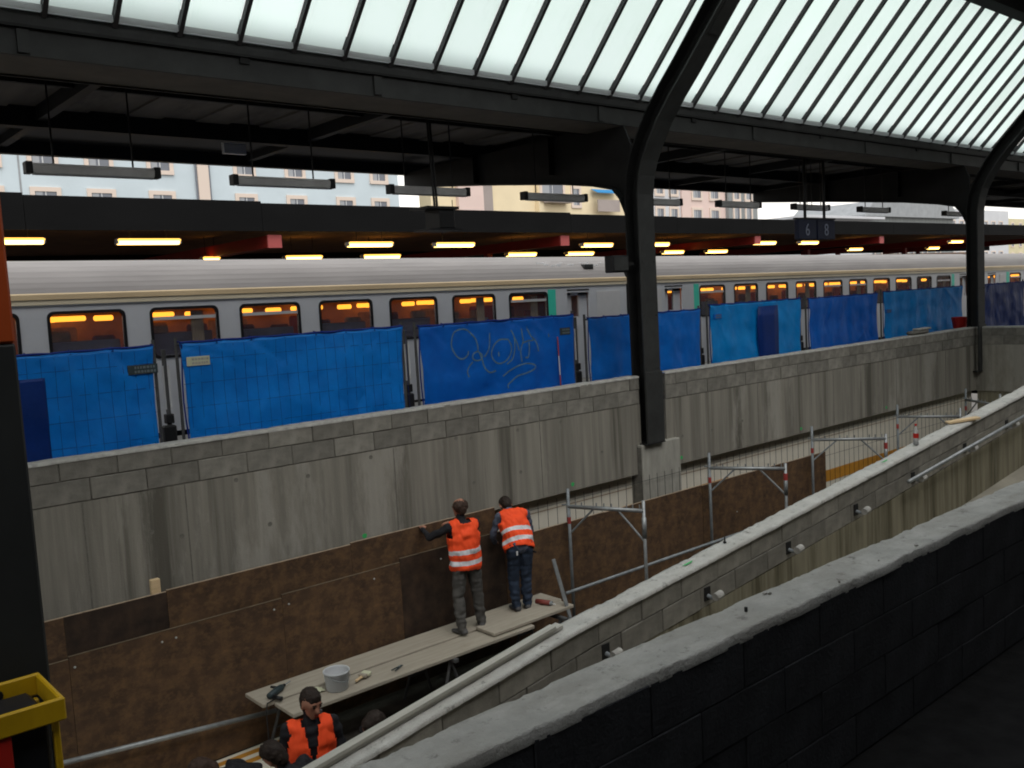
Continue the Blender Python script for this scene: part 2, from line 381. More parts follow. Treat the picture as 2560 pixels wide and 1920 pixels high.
def parapet(label, x0, x1, notch):
    t = thing('parapet_wall', label, 'wall', ((x0 + x1) / 2, 10.6, FLOOR))
    ox, oy, oz = t.location
    b = MB()
    if notch:     # right part: cut round the pier
        b.box(12.62 - ox, 12.90 - ox, 10.5 - oy, 10.75 - oy, -2.62 - oz, -1.92 - oz); b.box(12.90 - ox, x1 - ox, 10.5 - oy, 10.75 - oy, -3.12 - oz, -1.92 - oz)
        c0 = 12.62
    else:
        b.box(x0 - ox, 11.82 - ox, 10.5 - oy, 10.75 - oy, -3.12 - oz, -1.92 - oz); b.box(11.82 - ox, x1 - ox, 10.5 - oy, 10.75 - oy, -2.62 - oz, -1.92 - oz); c0 = x0
    for q in (-3.0, -.2, 2.9, 4.02, 6.9, 9.6, 15.4, 18.2, 21.0, 23.6):
        if c0 < q < x1: MB().box(q - .006 - ox, q + .006 - ox, 10.496 - oy, 10.52 - oy, -3.11 - oz, -1.925 - oz).build('joint', JOINT, t)
    b.build('cast_wall', CAST, t)
    MB().box(c0 + .004 - ox, x1 - .004 - ox, 10.512 - oy, 10.74 - oy, -1.919 - oz, WT - .04 - oz).build('mortar_core', JOINT, t)
    rnd = random.Random(int(x1 * 10))
    for row, (zb, ms, off) in enumerate(((-1.912, BLK_L, 0), (-1.668, BLK_M, .3))):
        x = c0 - off; k = 0
        while x < x1 - .02:
            a, e = max(x, c0 + .004), min(x + .6, x1 - .004)
            if e - a > .05:
                o = link('block', rnd.choice(ms), t); o.location = (a - ox + .006, 10.497 - oy + rnd.uniform(-.006, .004), zb - oz)
                o.scale = ((e - a - .012) / .588, 1, 1)
            x += .6
    rough_top(MB(), c0 - ox, x1 - ox, 10.49 - oy, 10.76 - oy, lambda x: WT - oz, .06, 5, .008, 3, .035, .006).build('mortar_cap', MORTAR, t, smooth=True)
    return t
pw1 = parapet('long grey concrete parapet wall with block top, left of the steel column', -6, 11.94, False)
pw2 = parapet('grey concrete parapet wall with block top, right of the steel column', 12.62, 25.4, True)
for (px, py, pw) in ((770, 1190, pw1), (590, 1200, pw1), (1140, 1096, pw1), (1178, 1096, pw1), (1294, 1075, pw1), (1402, 1055, pw1), (1185, 1207, pw1), (1302, 1180, pw1),
                     (927, 1143, pw1), (455, 1340, pw1), (675, 1310, pw1), (1700, 1170, pw2), (1706, 1090, pw2), (1780, 1075, pw2), (1856, 1052, pw2), (380, 1330, pw1), (1505, 1130, pw1)):
    p = atY(px, py, 10.5)
    MB().tube([(0, .01, 0), (0, -.004, 0)], .028, 8).build('tie_hole', JOINT, pw, loc=(p.x - pw.location.x, 10.5 - pw.location.y, p.z - pw.location.z))
for i, (px, py, Y, n) in enumerate(((912, 1340, 10.497, 'green spray dot on the concrete wall left of the two workers'), (1432, 1211, 10.497, 'green spray dot on the wall left of the pier'),
                                   (1704, 1144, 10.497, 'green spray dot on the wall just right of the pier'), (2003, 1072, 10.497, 'green spray dot on the wall beside the third scaffold post'),
                                   (2216, 1019, 10.497, 'green spray dot on the wall near the far corner'))):
    p = atY(px, py, Y); b = MB(); k = 9
    b.add([(p.x + .035 * (1 + .3 * math.sin(3 * a)) * math.cos(a), Y, p.z + .035 * (1 + .3 * math.cos(2 * a)) * math.sin(a)) for a in [2 * math.pi * j / k for j in range(k)]] +
          [(p.x + .035 * math.cos(a), Y + .002, p.z + .035 * math.sin(a)) for a in [2 * math.pi * j / k for j in range(k)]],
          [tuple(range(k))] + [(j, (j + 1) % k, k + (j + 1) % k, k + j) for j in range(k)])
    tag(b.build('paint_mark', GREENP), n, 'paint mark', 'green survey marks')
# return wall at the far end
t = thing('end_wall', 'dark concrete end wall closing the pit at the far right corner', 'wall', (25.5, 8, FLOOR))
MB().box(-.098, .15, -5.4, 2.498, -3.14 - FLOOR, -1.91 - FLOOR).build('cast_wall', CAST, t)
MB().box(-.06, .1, -5.4, 2.49, 0, -3.145 - FLOOR).build('lower_wall', MOSS, t)
MB().box(-.09, .14, -5.4, 2.49, -1.909 - FLOOR, WT - .04 - FLOOR).build('mortar_core', JOINT, t)
rnd = random.Random(4)
for row, (zb, ms, off) in enumerate(((-1.905, BLK_L, 0), (-1.665, BLK_M, .3))):
    y = -5.4 + off
    while y < 2.4:
        o = link('block', rnd.choice(ms), t); o.location = (-.1 + rnd.uniform(-.005, .004), y + .594, zb - FLOOR); o.rotation_euler = (0, 0, R(-90)); y += .6
MB().box(-.108, .16, -5.41, 2.49, WT - .039 - FLOOR, WT - FLOOR).build('mortar_cap', MORTAR, t)
# concrete pier under the column
t = thing('concrete_pier', 'pale concrete pier carrying the dark steel column', 'pier', (12.35, 10.6, FLOOR))
MB().bev(-.50, .52, -.19, .15, 0, -2.62 - FLOOR, .012).build('shaft', PEDM, t)
MB().box(-.507, .527, -.172, .145, .4, -2.66 - FLOOR).build('joint_filler', JOINT, t)

# cream underpass wall with ochre bands behind the boards
t = thing('underpass_wall', 'cream panelled underpass wall with ochre bands below the concrete parapet', 'wall', (10, 10.72, FLOOR))
for i, (a, e) in enumerate(((-14, -10), (-10, -6), (-6, -2), (-2, 2.0), (2.006, 5.5), (5.506, 9), (9.006, 12.4), (12.406, 15.5))):
    MB().bev(a, e, -.05, .05, .0, 2.2, .004).build('panel', CREAM, t)
MB().box(-14, 15.5, -.1, .04, 1.985, 2.05).build('top_trim', JOINT, t)
MB().box(-6, 4.6, -.056, -.04, 1.36, 1.44).build('ochre_band', OCHRE, t)
MB().box(-14, 15.5, -.057, -.04, .74, .99).build('ochre_band', OCHRE, t)
MB().box(-14, 15.5, -.054, -.04, 1.72, 1.735).build('panel_line', PLYEDGE, t)
# wire mesh guard in front of it
t = thing('mesh_guard', 'thin wire mesh standing in front of the cream wall', 'mesh fence', (9, 10.36, FLOOR))
b = MB()
x = .15
while x < 15.6:
    b.tube([(x, 0, .6), (x, 0, 1.965)], .0038, 4, cap=False); x += .2
b.build('upright_wire', STEEL2, t)
b = MB()
for zz in (1.42, 1.88): b.tube([(.1, .006, zz), (15.6, .006, zz)], .0035, 4, cap=False)
b.build('cross_wire', STEEL2, t)

# ================================================================== BROWN PLYWOOD BOARDS
def ply(x0, x1, z0, z1, y, label, m=PLY, tilt=0, edge=PLYEDGE):
    t = thing('plywood_board', label, 'plywood board', ((x0 + x1) / 2, y, z0), group='brown shuttering boards lining the pit')
    w = (x1 - x0) / 2; h = z1 - z0
    MB().box(-w, w, -.01, .01, 0, h).build('sheet', m, t)
    MB().box(-w, w, -.0125, .0125, h + .0005, h + .006).build('top_edge', edge, t)
    t.rotation_euler = (tilt, 0, 0)
    return t
ply(-1.2, 2.50, -3.60, -3.00, 10.11, 'short brown board at the far left of the upper row, beside the orange column')
ply(2.504, 3.56, -3.60, -3.00, 10.112, 'darkest brown board of the upper row, under the pale wood block', PLYD)
ply(3.564, 5.90, -3.60, -2.985, 10.11, 'narrow brown board of the upper row, right of the pale wood block')
ply(5.904, 8.28, -3.60, -2.965, 10.11, 'narrow brown board of the upper row, gripped by the left worker')
ply(-1.2, 2.50, -5.06, -3.440, 10.086, 'wide brown board of the lower row at the far left', edge=PLYLINE)
ply(2.504, 4.90, -5.06, -3.415, 10.085, 'wide mottled brown board of the lower row above the grey guard tube', edge=PLYLINE)
ply(4.904, 6.60, -5.06, -3.375, 10.086, 'wide mottled brown board of the lower row behind the bucket', edge=PLYLINE)
ply(6.604, 8.40, -5.06, -3.325, 10.085, 'wide dark brown board behind the legs of the left worker', PLYD, edge=PLYLINE)
ply(8.406, 10.5, -5.06, -3.46, 10.08, 'brown board right of the bending worker, behind the first scaffold frame')
ply(10.506, 13.0, -5.06, -3.47, 10.085, 'brown board in front of the concrete pier')
ply(13.006, 15.6, -5.06, -3.48, 10.08, 'brown board between the second and third scaffold frames')
ply(15.606, 17.1, -5.06, -3.49, 10.085, 'rightmost brown board, ending beside the ochre band')
p = atY(385, 1470, 10.2)
tag(MB().bev(-.05, .05, -.03, .03, -.16, .16, .006).build('timber_block', WOOD, loc=(p.x, 10.16, p.z - .05)), 'pale wood block wedged upright behind the dark board', 'wood block')
for i, (px, py) in enumerate(((405, 1605), (440, 1594), (187, 1668), (685, 1524), (722, 1510), (1235, 1358), (935, 1447), (1102, 1397), (1842, 1279))):
    p = atY(px, py, 10.07)
    o = MB().lathe([(.0, -.008), (.011, -.006), (.013, .0), (.009, .008), (0, .009)], n=8).build('plastic_cap', MORTAR_PALE, loc=(p.x, 10.065, p.z))
    o.rotation_euler = (R(90), 0, 0)
    tag(o, ['white cap left of a pair on the left brown board', 'white cap right of a pair on the left brown board', 'white cap on the brown board nearest the orange column', 'white cap left of a pair on the mottled boards behind the bucket', 'white cap right of a pair on the mottled boards behind the bucket', 'white cap on the board between the two standing workers', 'white cap on the board left of the standing worker', 'white cap on the board beside the grey trousers', 'white cap on the board between the first two scaffold frames'][i], 'cap', 'white caps on the brown boards')

# ================================================================== STEEL ARCH COLUMNS AND STATION ROOF
RIB = [(10.35, -2.60), (10.35, 0), (10.35, 1.2), (10.345, 1.60), (10.30, 1.9), (10.22, 2.14), (10.08, 2.40), (9.88, 2.72), (9.60, 3.06), (9.28, 3.40), (8.88, 3.85), (8.5, 4.28), (7.9, 4.95), (7.2, 5.65), (6.3, 6.35), (5.0, 7.0)]
def offset_path(path, d):
    out = []
    for i, p in enumerate(path):
        a = path[max(0, i - 1)]; c = path[min(len(path) - 1, i + 1)]
        t = Vector((c[0] - a[0], c[1] - a[1])).normalized(); n = Vector((t.y, -t.x))   # away from the hall
        out.append((p[0] + n.x * d, p[1] + n.y * d))
    return out
def strip_solid(pa, pb, x0, x1):
    """solid between two paths in the y-z plane, x0..x1 wide"""
    b = MB(); n = len(pa); v = []
    for p, q in zip(pa, pb): v += [(x0, p[0], p[1]), (x1, p[0], p[1]), (x1, q[0], q[1]), (x0, q[0], q[1])]
    f = [(0, 1, 2, 3), tuple(4 * (n - 1) + k for k in (3, 2, 1, 0))]
    for i in range(n - 1):
        for k in range(4): f.append((4 * i + k, 4 * i + (k + 1) % 4, 4 * i + 4 + (k + 1) % 4, 4 * i + 4 + k))
    return b.add(v, f)
def arch_column(X, label, sc=1.0):
    t = thing('arch_column', label, 'steel column', (X, 10.5, -2.62), group='curved steel columns of the station roof')
    rel = [(y - 10.5, z_ + 2.62) for y, z_ in RIB]
    w = .20
    strip_solid(rel, offset_path(rel, .028), -w, w).build('front_flange', STEEL, t)
    strip_solid(offset_path(rel, .029), offset_path(rel, .279), -.012, .012).build('web', STEEL2, t)
    strip_solid(offset_path(rel, .28), offset_path(rel, .305), -w, w).build('rear_flange', STEEL2, t)
    MB().bev(-.20, .232, -.165, -.151, .02, 1.24, .004).build('base_casing', STEEL, t)
    MB().bev(.202, .232, -.150, .13, .02, 1.24, .004).build('base_casing', STEEL, t)
    for zz in (1.30, 2.2, 3.1):
        for xx in (-.15, .15): MB().lathe([(.016, 0), (.016, .008), (.008, .013), (0, .013)], n=6).build('bolt', STEEL, t, loc=(xx, -.151, zz)).rotation_euler = (R(90), 0, 0)
    sp = [(rel[k][0], rel[k][1]) for k in (9, 10)]; sp2 = offset_path(rel, -.012)
    strip_solid(rel[10:12], sp2[10:12], -.12, .12).build('splice_plate', STEEL, t)
    MB().box(-.24, .24, -.17, .2, 0, .019).build('base_plate', STEEL2, t)
    # curved bracket arm carrying the side canopy
    arm = [(.12, 3.0), (.13, 3.75), (.19, 3.98), (.30, 4.22), (.45, 4.39), (.9, 4.50), (2.0, 4.68), (4.15, 4.94), (5.35, 5.07), (6.75, 5.22), (6.75, 5.50), (.3, 5.50), (.12, 5.1)]
    MB().prism(arm, 'x', -.02, .02).build('arm_web', STEEL2, t)
    low = arm[1:10]; lowd = [(a, c - .03) for a, c in low]
    strip_solid(low, lowd, -.17, .17).build('arm_flange', STEEL2, t)
    for k in (2, 4.2): MB().box(-.15, .15, k - .012, k + .012, 4.7 + .06 * k, 5.5).build('stiffener', STEEL2, t)
    # bolts plate on the rib
    return t
cols = [arch_column(12.14, 'near curved dark steel column standing on the concrete pier')]
c2 = copy_tree(cols[0]); c2.location.x = 25.42; c2['label'] = 'farther curved dark steel column at the right, by the end wall'
p = atY(1540, 661, 10.5)
t = thing('loudspeaker', 'small black box fixed to the left side of the near column', 'box', (11.52, 10.5, .46))
MB().bev(-.2, .2, -.1, .1, -.14, .14, .02).build('housing', BLK, t); MB().box(.2, .41, -.02, .02, -.03, .03).build('bracket', STEEL2, t)
MB().bev(-.17, .17, -.106, -.1, -.11, .11, .002).build('grille', STEEL, t)

# gutter beam + side canopy (deck, purlins, cross beams, eave)
GY = 10.75
t = thing('platform_canopy', 'dark steel canopy with gutter beam over the blue fence', 'canopy', (20, 14, 2.8), 0)
def cb(name, x0, x1, y0, y1, z0, z1, m): return MB().box(x0 - 20, x1 - 20, y0 - 14, y1 - 14, z0 - 2.8, z1 - 2.8).build(name, m, t)
cb('gutter_beam', -14, 60, GY, GY + .05, 2.80, 3.07, STEEL)
cb('gutter_lip', -14, 60, GY - .05, GY + .04, 3.075, 3.105, STEEL2)
cb('gutter_side', -14, 60, GY + .01, GY + .06, 3.11, 3.26, STEEL)
cb('gutter_soffit', -14, 60, GY + .051, 11.62, 2.80, 2.83, SOFF)
cb('gutter_back', -14, 60, 11.62, 11.66, 2.78, 3.3, STEEL2)
cb('purlin', -14, 60, 14.75, 14.95, 2.84, 3.4, STEEL2)
cb('eave_beam', -14, 60, 17.15, 17.3, 2.84, 3.42, STEEL2)
cb('conduit', -14, 60, 12.9, 12.96, 3.02, 3.08, STEEL2)
x = -14 + .6
while x < 60:
    cb('cross_beam', x - .07, x + .07, 11.67, 17.14, 2.93, 3.4, STEEL2)
    cb('clip', x + 1.2, x + 1.32, GY - .03, GY - .001, 3.0, 3.07, STEEL2); cb('clip', x + 3.1, x + 3.22, GY - .03, GY - .001, 2.82, 3.06, STEEL); x += 4.36
x = -14.0                      # ribbed soffit boards
b = MB(); b2 = MB()
while x < 44:
    (b if int(round(x / .55)) % 2 else b2).box(x - 20, x + .545 - 20, 11.66 - 14, 14.75 - 14, 3.10 - 2.8 + (.03 if int(round(x / .55)) % 2 else 0), 3.3 - 2.8); x += .55
b.build('soffit_boards', DECK, t); b2.build('soffit_boards', DECK, t)
cb('outer_soffit', -14, 60, 14.95, 17.15, 3.06, 3.12, STEEL2)
cb('roof_sheet', -14, 60, 10.85, 17.35, 3.51, 3.56, STEEL)
o = cb('emergency_light', 7.1, 7.5, 15.4, 15.5, 2.75, 2.95, LAMPC)

# frosted glass roof
GS = 1.07                       # slope of the glazing
def gz(y): return 3.26 + GS * (GY - y)
t = thing('glass_roof', 'sloping roof of frosted glass strips between dark glazing bars', 'glass roof', (20, 9.5, 3.2))
gx = 3.07 - .727 * 24
YT = 8.5; YT2 = 0.6
n1 = Vector((0, GS, 1)).normalized()
def slab(x0, x1, y0, y1, lift, th):
    v = []
    for d in (lift, lift + th):
        for (x_, y_) in ((x0, y0), (x1, y0), (x1, y1), (x0, y1)):
            v.append((x_ - 20, y_ + n1.y * d - 9.5, gz(y_) + n1.z * d - 3.2))
    return MB().add(v, [(0, 3, 2, 1), (4, 5, 6, 7), (0, 1, 5, 4), (1, 2, 6, 5), (2, 3, 7, 6), (3, 0, 4, 7)])
pane0 = slab(20, 20 + .667, GY - .03, YT, .04, .012).mesh('pane', GLASSR)
sill0 = MB().box(0, .655, GY - .075 - 9.5, GY - .02 - 9.5, 3.255 - 3.2, 3.325 - 3.2).mesh('pane_edge', GLASSE)
bar0 = slab(20 - .026, 20 + .026, GY + .02, YT - .05, -.045, .08).mesh('glazing_bar', BAR)
k = 0
while gx < 52:
    o = link('pane', pane0, t, loc=(gx + .03 - 20, 0, 0)); o = link('pane_edge', sill0, o, loc=(.006, 0, 0))
    link('glazing_bar', bar0, t, loc=(gx - 20, 0, 0)); gx += .727; k += 1
zt = gz(YT)
MB().box(-38, 32, YT - .55 - 9.5, YT - 9.5, zt - 3.2 - .12, zt + .3 - 3.2).build('ridge_beam', STEEL2, t)
MB().box(-60, 32, 6.7 - 9.5, YT - .61 - 9.5, zt + .1 - 3.2, zt + .25 - 3.2).build('ridge_shade_slab', STEEL2, t)  # unseen slab, added to narrow the sky gap and dim the far wall
MB().box(-38, 32, YT - .6 - 9.5, YT - .56 - 9.5, zt - .3 - 3.2, zt + .3 - 3.2).build('ridge_web', STEEL2, t)
# unseen roof slabs, added and sized to cut daylight; a sky gap stays open
t = thing('shade_roof', 'added unseen dark roof above the viewer, shading the near platform', 'roof', (10, -3, 6))
MB().box(-45, 55, -8, 3.0, 0, .25).build('shade_slab', STEEL, t)  # edge placed to keep the near wall and floor dark
MB().box(-60, -7.6, 6.01, 8.6, 0, .25).build('left_shade_slab', STEEL, t)  # unseen, added over the sky gap to darken the left part
MB().box(9, 45, 6.21, 10.9, .0, .25).build('end_shade_slab', STEEL, t)  # unseen, added over the sky gap to darken the far right
for x in (-20, -6, 8, 22, 36): MB().box(x - .1, x + .1, -8, 2.3, -.35, 0).build('roof_beam', STEEL2, t)

MB().box(-45, 55, -8.4, -8.01, -3.29 - 6, .2).build('shade_wall', STEEL, t)  # unseen wall, added to block low sky light from the near wall
# the carriage the view is taken from stands at the near platform, behind the viewer
t = thing('near_carriage', 'dark side of the carriage standing behind the viewer', 'train coach', (5, -2.3, RAIL))
MB().prism([(-1.4, .5), (1.4, .5), (1.42, 1.2), (1.4, 3.2), (1.2, 3.75), (.7, 4.05), (-.7, 4.05), (-1.2, 3.75), (-1.4, 3.2)], 'x', -16, 16).build('body', DARKC, t)
for k in range(14): MB().bev(-14.5 + 2.1 * k, -13.1 + 2.1 * k, 1.40, 1.43, 1.9, 2.9, .02).build('window', BLK, t)

# hanging strip lamps (unlit) under the canopy
def strip_lamp(x0, x1, y, z0, label, ztop=3.0):
    t = thing('strip_lamp', label, 'strip lamp', ((x0 + x1) / 2, y, z0), group='unlit strip lamps hanging under the canopy')
    w = (x1 - x0) / 2
    MB().prism([(-.05, 0), (.05, 0), (.065, .07), (.04, .11), (-.04, .11), (-.065, .07)], 'x', -w + .04, w - .04).build('housing', LAMPG, t)
    MB().prism([(-.06, -.012), (-.02, -.03), (.02, -.03), (.06, -.012), (.05, -.001), (-.05, -.001)], 'x', -w + .05, w - .05).build('cover', LAMPC, t)
    for s in (-1, 1):
        MB().bev(s * w - .04, s * w + .04, -.075, .075, -.02, .125, .008).build('end_cap', BLK, t)
        MB().tube([(s * w * .62, 0, .11), (s * w * .62, 0, ztop - z0)], .012, 6).build('hanger_rod', BLK, t)
    return t
LY = 12.4
for i, (a, e, za, lab) in enumerate(((3.19, 4.74, 1.84, 'leftmost unlit strip lamp, before the pale blue house'), (5.82, 7.36, 1.80, 'second unlit strip lamp from the left, before the pale blue house'),
        (8.42, 9.95, 1.76, 'unlit strip lamp beside the rods of the black box'), (11.26, 12.78, 1.74, 'unlit strip lamp just left of the near column'),
        (14.1, 15.6, 1.73, 'unlit strip lamp just right of the near column'), (16.95, 18.45, 1.74, 'unlit strip lamp before the pink house'),
        (19.9, 21.4, 1.74, 'unlit strip lamp behind the numbered sign rods'), (23.0, 24.5, 1.74, 'unlit strip lamp left of the farther column'), (27.9, 29.4, 1.72, 'unlit strip lamp right of the farther column'))):
    strip_lamp(a, e, LY, za, lab, 3.4)
# platform number sign "6" "8"
t = thing('platform_sign', 'dark blue hanging platform sign with the numbers 6 and 8', 'sign', (20.15, 12.0, .98))
for i, (xa, ch) in enumerate(((-.80, '6'), (.03, '8'))):
    MB().bev(xa, xa + .77, -.06, .06, 0, .46, .012).build('sign_box', SIGNB, t)
    cu = bpy.data.curves.new('digit', 'FONT'); cu.body = ch; cu.size = .40; cu.extrude = .004; cu.align_x = 'CENTER'
    tmp = bpy.data.objects.new('digit', cu); COL.objects.link(tmp)
    dg = bpy.context.evaluated_depsgraph_get(); me = bpy.data.meshes.new_from_object(tmp.evaluated_get(dg)); bpy.data.objects.remove(tmp)
    me.materials.clear(); me.materials.append(SIGNW)
    o = link('digit', me, t, loc=(xa + .37, -.068, .09)); o.rotation_euler = (R(90), 0, 0)
for x in (-.42, .42):
    MB().tube([(x, 0, .46), (x, 0, 2.3)], .035, 8).build('hanger_rod', BLK, t)
for x in (-.15, .05): MB().tube([(x, .1, .8), (x, .1, 2.3)], .008, 5).build('cable', BLK, t)
MB().box(-.85, .85, -.05, .05, .465, .50).build('top_rail', BLK, t)
# black hanging box
t = thing('hanging_monitor', 'black box hung on two rods below the canopy', 'monitor', (9.05, 12.0, 1.15))
MB().bev(-.14, .16, -.2, .2, .0, .34, .015).build('housing', BLK, t)
MB().box(-.40, .22, -.24, .24, .30, .34).build('hood', BLK, t); MB().box(-.36, .28, -.22, .22, -.03, .0).build('lower_shelf', BLK, t)
for x in (-.08, -.03): MB().tube([(x, 0, .34), (x - .06, 0, 2.2)], .02, 6).build('hanger_rod', BLK, t)
MB().tube([(.2, -.1, .34), (.2, -.1, .46)], .006, 5).build('antenna', BLK, t)

# ================================================================== BLUE FENCE
FY = 11.5; SURF = {}
def fence_panel(x0, x1, ztop, m, label, seed, wires=False):
    t = thing('fence_panel', label, 'fence panel', (x0, FY, PLAT), group='blue sheeted fence panels along the far platform')
    w = x1 - x0; h = ztop - PLAT; rnd = random.Random(seed)
    b = MB()
    for x in (.02, w - .02): b.tube([(x, .03, .0), (x, .03, h + .05)], .021, 8)
    for z_ in (.14, h - .04): b.tube([(.02, .03, z_), (w - .02, .03, z_)], .018, 8)
    b.build('frame', POSTD, t)
    # sheet with sag and folds
    nx, nz = 84, 44; v = []; f = []
    CR = []
    for _ in range(11):
        cx0, cz0 = (rnd.choice((0.05, w - .05)) if rnd.random() < .4 else rnd.uniform(.1, w - .1)), rnd.choice((h, h * .98, .1, h * .5))
        an = rnd.uniform(R(200), R(340)) if cz0 > h * .4 else rnd.uniform(R(20), R(160))
        CR.append((cx0, cz0, math.cos(an), math.sin(an), rnd.uniform(.5, 1.6), rnd.uniform(.006, .016) * rnd.choice((-1, 1)), rnd.uniform(.018, .04)))
    def crease(x, z_):
        s_ = 0
        for (cx0, cz0, ca, sa, ln, am, sg) in CR:
            u = (x - cx0) * ca + (z_ - cz0) * sa; d_ = -(x - cx0) * sa + (z_ - cz0) * ca
            if -.1 < u < ln: s_ += am * math.exp(-(d_ / sg) ** 2) * max(0, 1 - u / ln)
        return s_
    ph = [rnd.uniform(0, 6.3) for _ in range(6)]; kx = [rnd.uniform(1.2, 3.2), rnd.uniform(4, 7), rnd.uniform(9, 13)]
    a0 = rnd.uniform(-.6, .6)
    def surf(x, zz):
        tz = (zz - .05) / (h - .07)
        y = -.028 + .018 * math.sin(kx[0] * x + ph[0]) * (1.15 - tz) + .010 * math.sin(kx[1] * x + ph[1] + a0 * 3 * tz) * (1.1 - tz) \
            + .006 * math.sin(kx[2] * x + ph[2] + 2 * a0 * tz * 4) + .010 * math.sin((x * a0 + tz * 2.2) * 5 + ph[3]) * .8
        y += 1.3 * crease(x, zz) + .022 * noise.noise((x * 2.1 + seed * 7, zz * 2.6, seed)) + .010 * noise.noise((x * 7 + seed, zz * 5, 2))
        return min(y, .004)
    SURF[x0] = surf
    for j in range(nz + 1):
        tz = j / nz
        for i in range(nx + 1):
            tx = i / nx; x = .05 + (w - .1) * tx
            edge = min(tx, 1 - tx)
            pull = .035 * math.sin(tz * math.pi) * (1 if tx < .5 else -1) * max(0, 1 - edge * 8)
            dz = -.012 * abs(math.sin(tx * math.pi * round(w / .55)))  if j == nz else 0
            zz = .05 + (h - .07) * tz; y = surf(x, zz)
            v.append((x + pull, y, zz + dz - .007 * abs(math.sin(tx * math.pi * round(w / .5))) * max(0, tz - .9) * 10))
    for j in range(nz):
        for i in range(nx): f.append((j * (nx + 1) + i, j * (nx + 1) + i + 1, (j + 1) * (nx + 1) + i + 1, (j + 1) * (nx + 1) + i))
    ta = MB().add(v, f).build('tarpaulin', m, t, smooth=True)
    md = ta.modifiers.new('thickness', 'SOLIDIFY'); md.thickness = .003
    kk = int(round(w / .5))
    tie = MB()
    for q in range(kk + 1):
        xq = .05 + (w - .1) * q / kk
        tie.tube([(xq, -.03, h - .045), (xq + .01, -.035, h - .01), (xq, .03, h + .005), (xq - .006, .045, h - .04)], .006, 5)
        tie.lathe([(.006, 0), (.016, 0), (.016, .004), (.006, .004)], (xq, -.03, h - .05), 8)
    tie.build('cable_ties', T_HEM, t, kind='stuff')
    hb = MB(); hb.tube([(.05 + (w - .1) * i / 20, -.016 + .004 * math.sin(i * 1.7), h - .018 + .006 * math.sin(i * 2.3)) for i in range(21)], .016, 6)
    hb.tube([(.06 + .02 * math.sin(i * .9), -.014, .06 + (h - .1) * i / 8) for i in range(9)], .011, 5)
    hb.build('hem', T_HEM, t)
    if wires:
        b = MB(); x = .14
        while x < w: b.tube([(x, surf(x, zq) - .003, zq) for zq in [.1 + (h - .17) * q / 16 for q in range(17)]], .0022, 4, cap=False); x += .15
        for z_ in [.3 * k for k in range(1, 7)]: b.tube([(xq, surf(xq, z_) - .003, z_) for xq in [.06 + (w - .12) * q / 30 for q in range(31)]], .0022, 4, cap=False)
        b.build('wire_mesh', T_HEM, t)
    for x in (0.0, w): MB().bev(x - .12, x + .12, -.3, .3, -.0, .13, .02).build('concrete_foot', MORTAR, t)
    return t
FP = []
FP.append(fence_panel(.78, 4.20, -.32, T_BRIGHT, 'leftmost blue sheeted panel with a darker strip and a dark plate', 1, True))
FP.append(fence_panel(4.44, 7.88, -.31, T_BRIGHT, 'wide bright blue sheeted panel with a pale plate', 2, True))
FP.append(fence_panel(8.08, 11.46, -.33, T_DEEP, 'deep blue sheeted panel with faded spray graffiti', 3))
FP.append(fence_panel(11.72, 15.00, -.41, T_MID, 'blue sheeted panel behind the near steel column', 4))
FP.append(fence_panel(15.22, 18.64, -.35, T_LIGHT, 'lighter blue sheeted panel with a dark upright patch', 5))
FP.append(fence_panel(18.86, 22.10, -.37, T_DEEP, 'plain deep blue sheeted panel right of the patched one', 6))
FP.append(fence_panel(22.31, 26.95, -.35, T_LIGHT, 'palest blue sheeted panel left of the farther column', 7))
FP.append(fence_panel(27.4, 31.4, -.36, T_NAVY, 'navy sheeted panel right of the farther column', 8))
def on_panel(p, name, m, px, py, w, h, y=-.055, th=.012):
    q = atY(px, py, FY); sf = [f_ for k_, f_ in SURF.items() if abs(k_ - p.location.x) < .01][0]
    y = min(sf(q.x - p.location.x + d_ * w, q.z - PLAT) for d_ in (-.5, 0, .5)) - .008
    return MB().bev(-w / 2, w / 2, -th / 2, th / 2, -h / 2, h / 2, .002).build(name, m, p, loc=(q.x - p.location.x, y, q.z - PLAT))
# darker doubled strips
q = atY(62, 1000, FY)
v = []; f = []
for q in range(41):
    for u in range(21): v.append((1.15 + .97 * u / 20, SURF[.78](1.15 + .97 * u / 20, .06 + 1.68 * q / 40) - .012, .06 + 1.68 * q / 40))
for q in range(40):
    for u in range(20): f.append((q * 21 + u, q * 21 + u + 1, q * 21 + u + 22, q * 21 + u + 21))
o = MB().add(v, f).build('dark_strip', T_NAVY, FP[0], smooth=True); md = o.modifiers.new('thickness', 'SOLIDIFY'); md.thickness = .003
xa, xb = atY(1888, 830, FY).x, atY(1938, 830, FY).x
b = MB(); n = 8
v = []; f = []
for j in range(n + 1):
    for i in range(5): v.append((xa - 15.22 + (xb - xa) * i / 4 + .04 * math.sin(j * .8) * (i == 0), -.085 - .006 * math.sin(i * 2 + j), .05 + (1.88 - .05) * j / n))
for j in range(n):
    for i in range(4): f.append((j * 5 + i, j * 5 + i + 1, j * 5 + i + 6, j * 5 + i + 5))
o = b.add(v, f).build('dark_patch', T_NAVY, FP[4], smooth=True); md = o.modifiers.new('thickness', 'SOLIDIFY'); md.thickness = .003
